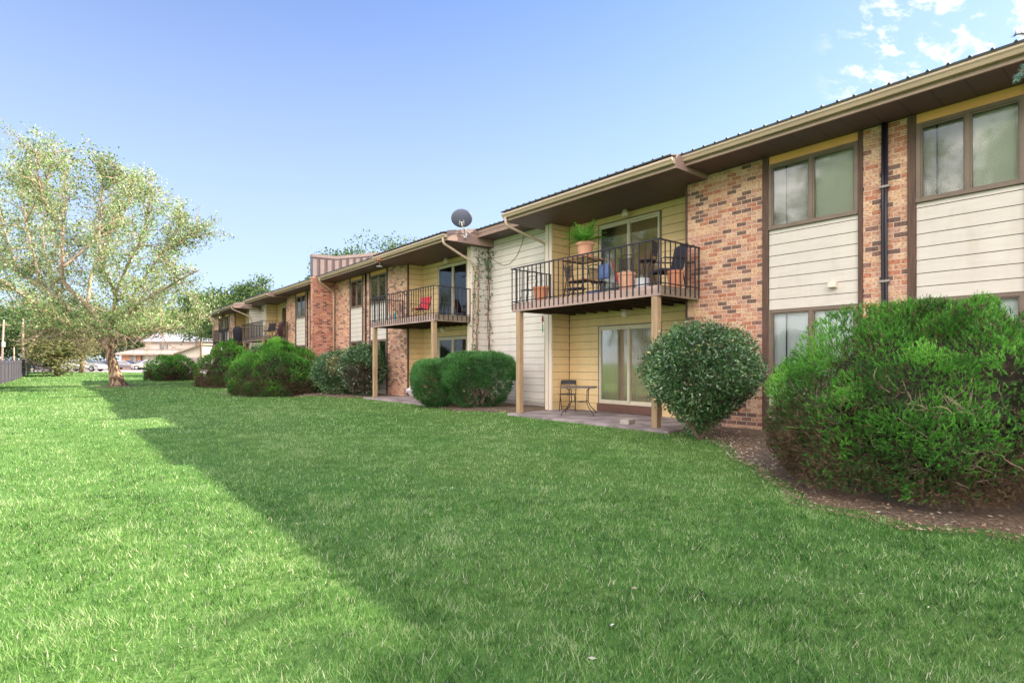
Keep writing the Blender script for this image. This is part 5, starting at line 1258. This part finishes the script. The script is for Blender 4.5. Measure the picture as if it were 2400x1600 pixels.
# second balcony
def camp_chair(label, x, y, rz, mat, z=ZD):
    t = thing('folding_chair', (x, y, z), label, 'chair', None, rz, local=True)
    m = MB(); m.prism([(-.22, .44), (.18, .40), (.18, .42), (-.22, .46)], 'x', -.24, .24); m.build('seat', MAT[mat], t)
    m = MB(); m.prism([(.17, .42), (.20, .42), (.34, .90), (.31, .91)], 'x', -.25, .25); m.build('backrest', MAT[mat], t, bevel=.012)
    for s in (-1, 1):
        MB().tube([(s*.26, -.24, 0), (s*.26, .22, .45)], .010, 5).build('leg', MAT['iron'], t)
        MB().tube([(s*.25, .26, 0), (s*.25, -.22, .47), (s*.26, -.22, .62)], .010, 5).build('leg', MAT['iron'], t)
        MB().box(s*.26 - .03, s*.26 + .03, -.24, .27, .62, .635).build('armrest', MAT['black_cloth'], t)
        MB().tube([(s*.26, .19, .44), (s*.26, .335, .92)], .010, 5).build('back_pole', MAT['iron'], t)
camp_chair('bright red folding camp chair on the second balcony', 10.3, yat(985, 10.3), R(-75), 'red')
def cup(label, px, mat, h):
    x = 9.35; y = yat(px, x); t = MB(); t.lathe([(.04, 0), (.05, h), (.045, h), (.036, .01)], (x, y, ZD + .001), 14)
    o = t.build('cup', MAT[mat], None, smooth=False); tag(o, label, 'cup')
cup('pale plastic cup behind the second balcony railing', 913, 'white_plastic', .22); cup('teal plastic cup right of the pale one on the second balcony', 925, 'teal', .24)
def feeder():
    x, y = 9.35, yat(890, 9.35); z = 5.34
    t = thing('bird_feeder', (x, y, z - .35), 'small pale bird feeder hanging from the eave gutter', 'bird feeder')
    MB().tube([(x, y, z), (x, y, z - .28)], .008, 5).build('wire', MAT['strap'], t)
    MB().lathe([(.02, 0), (.15, -.05), (.16, -.06), (.05, -.045)], (x, y, z - .02), 16).build('roof', MAT['terracotta'], t, smooth=True)
    MB().lathe([(.11, -.31), (.12, -.29), (.11, -.285)], (x, y, z), 16).build('tray', MAT['white_plastic'], t)
feeder()
def white_bag():
    x, y = 10.75, yat(966, 10.75); t = thing('plastic_bag', (x, y, .14), 'crumpled white bag on the patio below the second balcony', 'bag')
    rg = np.random.default_rng(3); m = MB(); nn, mm = 7, 12
    for i in range(nn):
        tt = i / (nn - 1)
        for j in range(mm):
            a = 2 * math.pi * j / mm; r = .24 * math.sin(math.pi * (.12 + .83 * tt)) * rg.uniform(.8, 1.2); m.v.append((x + r * math.cos(a), y + r * math.sin(a), .145 + .42 * tt))
    for i in range(nn - 1):
        for j in range(mm): m.f.append((i*mm+j, i*mm+(j+1) % mm, (i+1)*mm+(j+1) % mm, (i+1)*mm+j)); m.m.append(0)
    m.f.append(tuple(range(mm))); m.m.append(0); m.f.append(tuple((nn-1)*mm + j for j in reversed(range(mm)))); m.m.append(0)
    m.build('body', MAT['bag'], t)
    MB().tube([(x, y, .545), (x + .02, y, .60), (x - .01, y + .02, .64)], [.03, .015, .03], 6).build('knot', MAT['bag'], t)
white_bag()
# third balcony
camp_chair('dark folding chair at the left on the third balcony', 10.0, yat(630, 10.0), R(-60), 'black_cloth')
camp_chair('dark folding chair by the brick at the right on the third balcony', 10.0, yat(652, 10.0), R(-100), 'black_cloth')
MAT['maroon'] = pm('maroon_cloth', (0.13, 0.03, 0.05), None, 4, .8)
def tall_cover():
    x = 10.2; y = 34.5
    t = thing('folded_lounger', (x, y, ZD), 'dark red folded lounger standing against the brick on the third balcony', 'lounger')
    m = MB(); m.prism([(x - .05, ZD + .02), (x + .25, ZD + .02), (x + .30, ZD + .85), (x + .18, ZD + .88)], 'y', y - .02, y + .45); m.build('pad', MAT['maroon'], t, bevel=.03)
    MB().tube([(x - .04, y - .03, ZD), (x + .24, y - .03, ZD + .9), (x + .24, y + .46, ZD + .9), (x - .04, y + .46, ZD)], .012, 6).build('frame', MAT['iron'], t)
tall_cover()
def small_grill():
    x, y = 9.7, yat(557, 9.7)
    t = thing('covered_grill', (x, y, ZD), 'black covered barbecue grill on the farthest balcony', 'grill')
    MB().lathe([(.26, .0), (.28, .05), (.30, .55), (.30, .75), (.24, .93), (.10, 1.0)], (x, y, ZD), 18).build('cover', MAT['black_cloth'], t, smooth=True)
    MB().tube([(x - .31, y - .12, ZD + .72), (x - .36, y, ZD + .72), (x - .31, y + .12, ZD + .72)], .010, 5).build('handle', MAT['iron'], t)
small_grill()
# satellite dish on the eave end
def sat_dish():
    b = Vector((10.05, 14.62, 5.50)); c = Vector((9.80, 14.45, 5.90))
    t = thing('satellite_dish', tuple(b), 'grey blue satellite dish on a pole at the roof edge', 'satellite dish')
    nrm = Vector((0.52, 0.74, 0.42)).normalized()      # faces away: we see its back
    # seen from the lawn its hollow faces the sky to the far left
    s = nrm.cross(Vector((0, 0, 1))).normalized(); u_ = s.cross(nrm)
    m = MB(); nr, na = 6, 32; c0 = c + Vector((0, 0, 0.05))
    for sgn, thick in ((1, 0.0), (-1, 0.015)):
        base_i = len(m.v)
        for i in range(nr + 1):
            r = i / nr
            for j in range(na):
                a = 2 * math.pi * j / na
                m.v.append(tuple(c0 + s * (.335 * r * math.cos(a)) + u_ * (.29 * r * math.sin(a)) + nrm * (.07 * r * r - thick)))
        for i in range(nr):
            for j in range(na):
                q = (base_i + i*na + j, base_i + i*na + (j+1) % na, base_i + (i+1)*na + (j+1) % na, base_i + (i+1)*na + j)
                m.f.append(q if sgn > 0 else q[::-1]); m.m.append(0)
    for j in range(na):
        a_, b_ = nr*na + j, nr*na + (j+1) % na; m.f.append((a_, b_, b_ + (nr+1)*na, a_ + (nr+1)*na)); m.m.append(0)
    m.build('reflector', MAT['dish'], t, smooth=True)
    back = c0 - nrm * .02 - u_ * .10
    MB().tube([b + Vector((0, 0, -.02)), b + Vector((-.05, -.02, .22)), back - nrm * .12 - u_ * .10, back - nrm * .05], .022, 8).build('mast', MAT['galv'], t, smooth=True)
    m = MB(); p = back - nrm * .045
    m.tube([p - s*.07 - u_*.08, p - s*.06 + u_*.07], .018, 6); m.tube([p + s*.07 - u_*.08, p + s*.06 + u_*.07], .018, 6); m.tube([p - s*.07, p + s*.07], .02, 6); m.build('bracket', MAT['galv'], t)
    m = MB(); m.box(b.x - .06, b.x + .06, b.y - .01, b.y + .012, b.z - .10, b.z + .06); m.build('mount_plate', MAT['galv'], t)
    MB().tube([back - nrm * .12 - u_ * .10, b + Vector((.32, -.02, -.02))], .010, 6).build('strut', MAT['galv'], t)
sat_dish()
# hanging chime on the white wall under the first balcony
def chime():
    x, y = 9.85, yat(1272, 9.85); z = 2.75
    t = thing('wind_chime', (x, y, z - .7), 'thin green and rust coloured wind chime hanging under the first balcony', 'wind chime')
    MB().tube([(x, y, z), (x, y, z - .70)], .004, 4).build('cord', MAT['strap'], t)
    MB().lathe([(.03, -.16), (.012, -.08), (.035, -.22), (.01, -.25)][::-1], (x, y, z), 8).build('ornament', MAT['terracotta'], t)
    MAT['greenchime'] = pm('chime_green', (0.03, .32, .14), None, 4, .4)
    MB().tube([(x, y, z - .3), (x, y, z - .52)], .014, 6).build('tube', MAT['greenchime'], t)
chime()
# patio table, chair, concrete block
def bistro_table():
    x, y = 10.05, yat(1357, 10.05); z = .14; h = .70; s = .42
    t = thing('patio_table', (x, y, z), 'square black metal patio table with splayed curved legs', 'table', rz=0)
    a = R(38); ca, sa = math.cos(a), math.sin(a); Rr = lambda u, v, zz: (x + u * ca - v * sa, y + u * sa + v * ca, z + zz)
    m = MB(); sq = [(-s, -s), (s, -s), (s, s), (-s, s)]
    m.face([Rr(*p, h) for p in sq]); m.face([Rr(*p, h - .025) for p in reversed(sq)])
    for k in range(4): p, q = sq[k], sq[(k + 1) % 4]; m.face([Rr(*p, h - .025), Rr(*q, h - .025), Rr(*q, h), Rr(*p, h)])
    m.build('tabletop', MAT['iron2'], t)
    for sx, sy in ((1, 1), (-1, 1), (-1, -1), (1, -1)):
        MB().tube([Rr(sx*.28, sy*.28, h - .02), Rr(sx*.22, sy*.22, h - .08), Rr(sx*.21, sy*.21, h - .38), Rr(sx*.26, sy*.26, h - .50), Rr(sx*.38, sy*.38, .06), Rr(sx*.39, sy*.39, 0)], .011, 6).build('leg', MAT['iron'], t, smooth=True)
    m = MB(); m.tube([Rr(-.21, -.21, .32), Rr(.21, .21, .32)], .009, 5); m.tube([Rr(-.21, .21, .33), Rr(.21, -.21, .33)], .009, 5); m.build('brace', MAT['iron'], t)
MAT['iron2'] = pm('table_iron', (0.14, 0.12, 0.12), (0.10, .085, .09), 6, .5)
bistro_table()
def fold_chair():
    x, y = 10.72, yat(1331, 10.72) ; z = .14
    t = thing('folding_chair', (x, y, z), 'black folding chair tucked behind the patio table', 'chair', None, R(-50), local=True)
    m = MB(); m.box(-.21, .21, -.20, .20, .43, .455); m.build('seat', MAT['iron'], t)
    m = MB(); m.prism([(-.20, .70), (.20, .70), (.19, .82), (-.19, .82)], 'y', .245, .265); m.build('backrest', MAT['iron'], t)
    for s in (-1, 1):
        MB().tube([(s*.21, -.22, 0), (s*.21, .05, .44), (s*.20, .255, .80)], .011, 6).build('leg', MAT['iron'], t)
        MB().tube([(s*.19, .26, 0), (s*.19, -.18, .44)], .011, 6).build('leg', MAT['iron'], t)
    MB().tube([(-.19, .2, .09), (.19, .2, .09)], .008, 5).build('stretcher', MAT['iron'], t)
fold_chair()
x, y = at(1476, 11.55)
m = MB(); m.box(-.20, .20, -.10, .10, 0, .095); o = m.build('concrete_block', MAT['block'], None, bevel=.008); o.location = (9.35, 7.55, .141); o.rotation_euler = (0, 0, R(20)); tag(o, 'grey concrete block lying on the patio edge near the post', 'block')
# climbing vine at the corner by the second downspout
def vine():
    t = thing('climbing_vine', (10.7, 15.0, .1), 'thin leafy vine climbing the downspout and inside corner beside the second balcony', 'vine')
    rg = np.random.default_rng(8); mb = MB(); pts_all = []
    for (x0, y0, zt) in ((10.63, 14.84, 5.0), (11.20, 14.86, 5.2), (11.14, 14.80, 4.9), (10.50, 14.92, 4.4)):
        p = Vector((x0, y0, .12)); pts = [p.copy()]
        while p.z < zt:
            p = p + Vector((rg.normal(0, .018), -abs(rg.normal(0, .004)) + rg.normal(0, .004), .13)); p.x = min(11.215, max(x0 - .10, p.x)); p.y = min(y0 + .0, max(y0 - .07, p.y)); pts.append(p.copy())
        mb.tube(pts, .012, 5); pts_all += pts
    mb.build('stem', MAT['redstem'], t, smooth=True)
    A = np.array([tuple(p) for p in pts_all]); A = A[A[:, 2] > .9]; k = rg.integers(0, len(A), 300); top = A[rg.choice(np.where(A[:, 2] > 4.2)[0], 160)]
    C = np.concatenate([A[k] + rg.normal(0, .05, (300, 3)), top + rg.normal(0, .11, (160, 3))]); C[:, 0] = np.minimum(C[:, 0], 11.2); C[:, 1] = np.minimum(C[:, 1], 14.9)
    n = len(C); D = unit(rg.normal(size=(n, 3)) + np.array([-.3, -.5, -.3])); ln = rg.uniform(.06, .13, n)
    npmesh('leaves', leaves(C, D, ln, ln * .55), 4, MAT['holly'], t, {'rnd': np.clip(rg.normal(.4, .25, n), .05, .9)})
MAT['redstem'] = pm('vine_stem', (0.22, .08, .06), (.14, .06, .05), 8, .9)
vine()
# ================================================================ BEYOND THE LAWN
def car(name, label, px, d, rz, paint, L_=4.6, H_=1.45, W_=1.8, group='cars parked in the lot', suv=False):
    x, y = at(px, d); z = float(gz(x, y)) + .015
    t = thing(name, (x, y, z), label, 'car', group, rz, local=True)
    h = H_; l = L_ / 2
    if suv: prof = [(-l, .30), (-l, .85), (-l + .08, 1.0), (-l + .30, h - .08), (-l + .6, h), (l - 2.0, h), (l - 1.25, 1.02), (l - .25, .88), (l, .70), (l, .30)]
    else: prof = [(-l, .30), (-l, .80), (-l + .10, .96), (-l + .65, 1.0), (-l + 1.25, h - .03), (-l + 1.9, h), (l - 2.15, h - .02), (l - 1.35, 1.0), (l - .25, .84), (l, .65), (l, .30)]
    m = MB()
    # body shell with tumblehome: outer width at the sill, narrower at the roof
    n = len(prof); 
    def wdt(z_): return W_ / 2 * (1 - .20 * max(0, (z_ - .9) / (h - .9)))
    for sg in (-1, 1): m.v += [(a, sg * wdt(b_), b_) for a, b_ in prof]
    m.f.append(tuple(range(n))); m.m.append(0); m.f.append(tuple(n + k for k in reversed(range(n)))); m.m.append(0)
    for k in range(n): m.f.append((k, n + k, n + (k + 1) % n, (k + 1) % n)); m.m.append(0)
    m.build('body', MAT[paint], t, bevel=.03)
    zt = h - .10; zb = 1.0
    for sg in (-1, 1):
        w1, w2 = wdt(zb) + .006, wdt(zt) + .006
        xa, xb, xc, xd = ((-l + .20, -l + .42, l - 1.98, l - 1.38) if suv else (-l + .82, -l + 1.35, l - 2.12, l - 1.55))
        xm = (xb + xc) / 2
        m = MB(); m.face([(xa, sg * w1, zb), (xm - .03, sg * w1, zb), (xm - .03, sg * w2, zt), (xb, sg * w2, zt)]); m.face([(xm + .03, sg * w1, zb), (xd, sg * w1, zb), (xc, sg * w2, zt), (xm + .03, sg * w2, zt)])
        m.build('side_window', MAT['carglass'], t)
    k1 = (l - 1.25, 1.03) if suv else (l - 1.38, 1.02); k2 = (l - 2.0, h - .04) if suv else (l - 2.12, h - .05)
    m = MB(); m.face([(k1[0], -W_ * .42, k1[1] + .03), (k1[0], W_ * .42, k1[1] + .03), (k2[0] + .02, W_ * .37, k2[1] + .03), (k2[0] + .02, -W_ * .37, k2[1] + .03)]); m.build('windscreen', MAT['carglass'], t)
    for xx in (-l + .85, l - .85):
        for sg in (-1, 1):
            yy = sg * (W_ / 2 - .08)
            m = MB(); m.prism([(xx + .33 * math.cos(a), .33 + .33 * math.sin(a)) for a in [2 * math.pi * k / 20 for k in range(20)]], 'y', yy - .11, yy + .11)
            wh = m.build('wheel', MAT['tyre'], t)
            m = MB(); m.prism([(xx + .21 * math.cos(a), .33 + .21 * math.sin(a)) for a in [2 * math.pi * k / 16 for k in range(16)]], 'y', yy + sg * .105, yy + sg * .125); m.build('rim', MAT['rim'], wh)
    for sg in (-1, 1): MB().box(l - .12, l + .01, sg * W_ * .34 - .14, sg * W_ * .34 + .14, .62, .74).build('headlight', MAT['headlight'], t)
    for sg in (-1, 1): MB().box(-l - .01, -l + .06, sg * W_ * .38 - .10, sg * W_ * .38 + .10, .72, .88).build('tail_light', MAT['carpaint_red'], t)
ANG = -TH     # a car whose length lies across the view
car('parked_car', 'silver estate car nearest the lawn, partly behind the golden cypresses', 196, 70, ANG + R(4), 'carpaint', 4.7, 1.5, suv=True)
car('parked_car', 'dark blue car parked between the silver car and the tree trunk', 244, 86, ANG + R(0), 'carpaint_dark', 4.4, 1.4)
car('parked_car', 'grey sedan parked just right of the lawn tree trunk', 297, 86, ANG + R(6), 'carpaint_grey', 4.6, 1.42)
car('parked_car', 'tan estate car before the brick house, partly behind the far juniper', 352, 84, ANG + R(182), 'carpaint_tan', 4.6, 1.5, suv=True)
car('parked_car', 'blue car behind the tan estate car', 336, 93, ANG + R(170), 'carpaint_blue', 4.5, 1.45)
def roadcar(label, px, d, paint):
    car('street_car', label, px, d, ANG + R(10), paint, 4.5, 1.5, group='cars on the street beyond the dark fence', suv=True)
# the street beyond the fence is a little higher
_gz = gz
def gz(x, y):                                     # noqa: raised shoulder for the street
    return _gz(x, y) + 0.0
roadcar('blue and white car passing behind the dark fence', 36, 96, 'carpaint_blue'); roadcar('red car behind the right corner of the dark fence', 65, 98, 'carpaint_red')
# dark metal fence
def fence(name, label, pts, zt, mat, cat='fence', post_every=2.4, picket=0.14, pw=0.12, th=.02, group=None):
    P = [Vector((*p, 0)) for p in pts]; t = thing(name, (P[0].x, P[0].y, 0), label, cat, group)
    pan = MB(); posts = []; rail = MB()
    for k in range(len(P) - 1):
        a, b_ = P[k], P[k + 1]; d = (b_ - a); L_ = d.length; d.normalize(); nn = Vector((-d.y, d.x, 0))
        m_ = int(L_ / picket)
        for i in range(m_):
            s = i * picket; c = a + d * s; g0 = float(gz(c.x, c.y)); e = c + d * pw
            q = [c + nn * th, e + nn * th, e - nn * th, c - nn * th]
            v0 = len(pan.v)
            pan.v += [(p.x, p.y, g0 + .04) for p in q] + [(p.x, p.y, g0 + zt) for p in q]
            for f in ((0,3,2,1), (4,5,6,7), (0,1,5,4), (1,2,6,5), (2,3,7,6), (3,0,4,7)): pan.f.append(tuple(v0 + z_ for z_ in f)); pan.m.append(0)
        for zz in (.25, zt - .18):
            g0, g1 = float(gz(a.x, a.y)), float(gz(b_.x, b_.y))
            rail.tube([(a.x - nn.x*.04, a.y - nn.y*.04, g0 + zz), (b_.x - nn.x*.04, b_.y - nn.y*.04, g1 + zz)], .03, 4)
        j = 0.0
        while j < L_: posts.append(a + d * j); j += post_every
    posts.append(P[-1])
    pan.build('pickets', MAT[mat], t); rail.build('rail', MAT[mat], t)
    for p in posts[:60]:
        g0 = float(gz(p.x, p.y)); MB().box(p.x - .05, p.x + .05, p.y - .05, p.y + .05, g0, g0 + zt + .05).build('post', MAT[mat], t)
    return t
fence('metal_fence', 'tall dark metal fence at the left lawn edge', [(-3.4, 30), (-3.05, 42), (-3.0, 51), (-2.75, 60), at(53, 53.5), at(70, 66)], 1.62, 'fence_dark')
fence('metal_fence', 'dark fence section behind the golden cypress, past the gap', [at(80, 72), at(118, 76), at(150, 84)], 1.6, 'fence_dark')
fence('board_fence', 'weathered grey board fence beside the townhouse', [at(425, 88), at(500, 80)], 1.9, 'fence_wood', picket=.16, pw=.145)
# utility poles
def pole(label, px, d, ztop, lean=0.0, cross=True, r=.14, box=False, name='utility_pole'):
    x, y = at(px, d); z0 = float(gz(x, y)); t = thing(name, (x, y, z0), label, 'utility pole' if name == 'utility_pole' else 'sign post', 'utility poles along the street' if name == 'utility_pole' else None)
    e = Vector((x + lean * CS, y - lean * SN, z0 + ztop))
    MB().tube([(x, y, z0 - .1), e], [r, r * .75], 8).build('pole', MAT['polewood'], t, smooth=True)
    if cross:
        c = e - Vector((0, 0, .9)); a = Vector((CS, -SN, 0)) * 1.2
        MB().tube([c - a, c + a], .06, 4).build('crossarm', MAT['polewood'], t)
    if box:
        MB().lathe([(.22, 0), (.24, .05), (.24, .8), (.15, .88)], (x + .3 * CS, y - .3 * SN, z0 + ztop * .45), 12).build('transformer', MAT['galv'], t)
MAT['polewood'] = pm('pole_wood', (0.50, 0.36, 0.28), (0.36, .26, .2), 3, .9, st=(3, 3, .3))
pole('leaning utility pole with a crossarm at the far left edge', 4, 92, 8.2, 0.35, box=True)
pole('plain wooden pole just left of the golden cypress', 54, 74, 7.0, cross=False)
pole('thin pole with a small white sign behind the dark fence', 33, 90, 3.6, cross=False, r=.10, name='sign_post')
x, y = at(33, 89.7); m = MB(); m.box(-.28, .28, -.02, .02, 0, .30); o = m.build('sign_plate', MAT['white_plastic'], bpy.data.objects['sign_post']); o.location = Vector((x, y, float(gz(x, y)) + 2.5)) - bpy.data.objects['sign_post'].location; o.rotation_euler = (0, 0, -TH)
# townhouses
def house_frame(px, d, rz):
    x, y = at(px, d); return x, y
def townhouse():
    x, y = at(452, 104); z0 = float(gz(x, y))
    t = thing('townhouse', (x, y, z0), 'two storey beige townhouse with a grey roof beyond the car park', 'house', None, -TH, local=True)
    W2 = 9.0
    m = MB(); m.box(-W2, 9, 0, 9, 0, 4.9); m.build('wall', MAT['beige_wall'], t)
    m = MB(); m.prism([(-.6, 4.85), (4.5, 6.9), (9.6, 4.85), (9.6, 5.05), (4.5, 7.1), (-.6, 5.05)], 'x', -W2 - .4, 9.4); m.build('roof', MAT['far_roof'], t)
    m = MB(); m.box(-W2 - .4, 9.4, -.66, -.60, 4.80, 5.02); m.build('fascia', MAT['bronze'], t)
    def win(x0, x1, z0_, z1_):
        f = MB(); f.box(x0, x1, -.06, .02, z0_, z1_); w_ = f.build('window', MAT['bronze'], t)
        MB().box(x0 + .08, (x0 + x1) / 2 - .04, -.075, -.061, z0_ + .08, z1_ - .08).build('pane', MAT['carglass'], w_); MB().box((x0 + x1) / 2 + .04, x1 - .08, -.075, -.061, z0_ + .08, z1_ - .08).build('pane', MAT['blind_grey'], w_)
    win(1.2, 2.8, 3.2, 4.5); win(-6.2, -4.7, 3.2, 4.5)
    m = MB(); m.box(1.0, 4.0, -.9, -.01, 2.1, 2.3); m.build('door_canopy', MAT['bronze'], t)
    MB().lathe([(.12, 0), (.12, .5), (.22, .55), (.22, .65)], (2.0, 4.0, 6.7), 10).build('roof_vent', MAT['galv'], t)
townhouse()
def lowhouse():
    x, y = at(345, 99); z0 = float(gz(x, y))
    t = thing('brick_house', (x, y, z0), 'low brick front house with a shallow tan roof behind the parked cars', 'house', None, -TH, local=True)
    m = MB(); m.box(-4.6, -2.6, 0, 7, 0, 2.5); m.box(-2.0, -1.2, .0, 7, 0, 2.5); m.box(1.9, 4.9, 0, 7, 0, 2.5); m.box(-2.6, -2.0, 0.05, 7, 0, .9); m.build('wall', MAT['far_brick'], t)
    m = MB(); m.box(-1.2, 1.9, .5, 7, 0, 2.5); m.box(-2.6, -2.0, .1, 7, .9, 2.5); m.build('porch_wall', MAT['beige_wall'], t)
    m = MB(); m.prism([(-.9, 2.45), (7.5, 3.9), (7.5, 4.05), (-.9, 2.68)], 'x', -5.6, 5.0); m.build('roof', MAT['far_roof_tan'], t)
    m = MB(); m.prism([(4.95, 2.45), (9.5, 2.45), (9.5, 4.25), (4.95, 2.65)], 'y', .5, 6.5); m.build('side_wing', MAT['beige_wall'], t)
    m = MB(); m.prism([(4.8, 2.60), (9.9, 4.30), (9.9, 4.55), (4.8, 2.82)], 'y', -.3, 7.0); m.build('wing_roof', MAT['far_roof_tan'], t)
    m = MB(); m.box(4.95, 9.4, .5, 6.5, 0, 2.45); m.build('wing_wall', MAT['beige_wall'], t)
    for a, b_ in ((-3.0, -1.9), (2.1, 3.4)):
        f = MB(); f.box(a, b_, -.05, .02, .9, 2.2); w_ = f.build('window', MAT['bronze'], t)
        MB().box(a + .07, (a + b_) / 2 - .03, -.065, -.051, .97, 2.13).build('pane', MAT['carglass'], w_); MB().box((a + b_) / 2 + .03, b_ - .07, -.065, -.051, .97, 2.13).build('pane', MAT['blind_grey'], w_)
lowhouse()
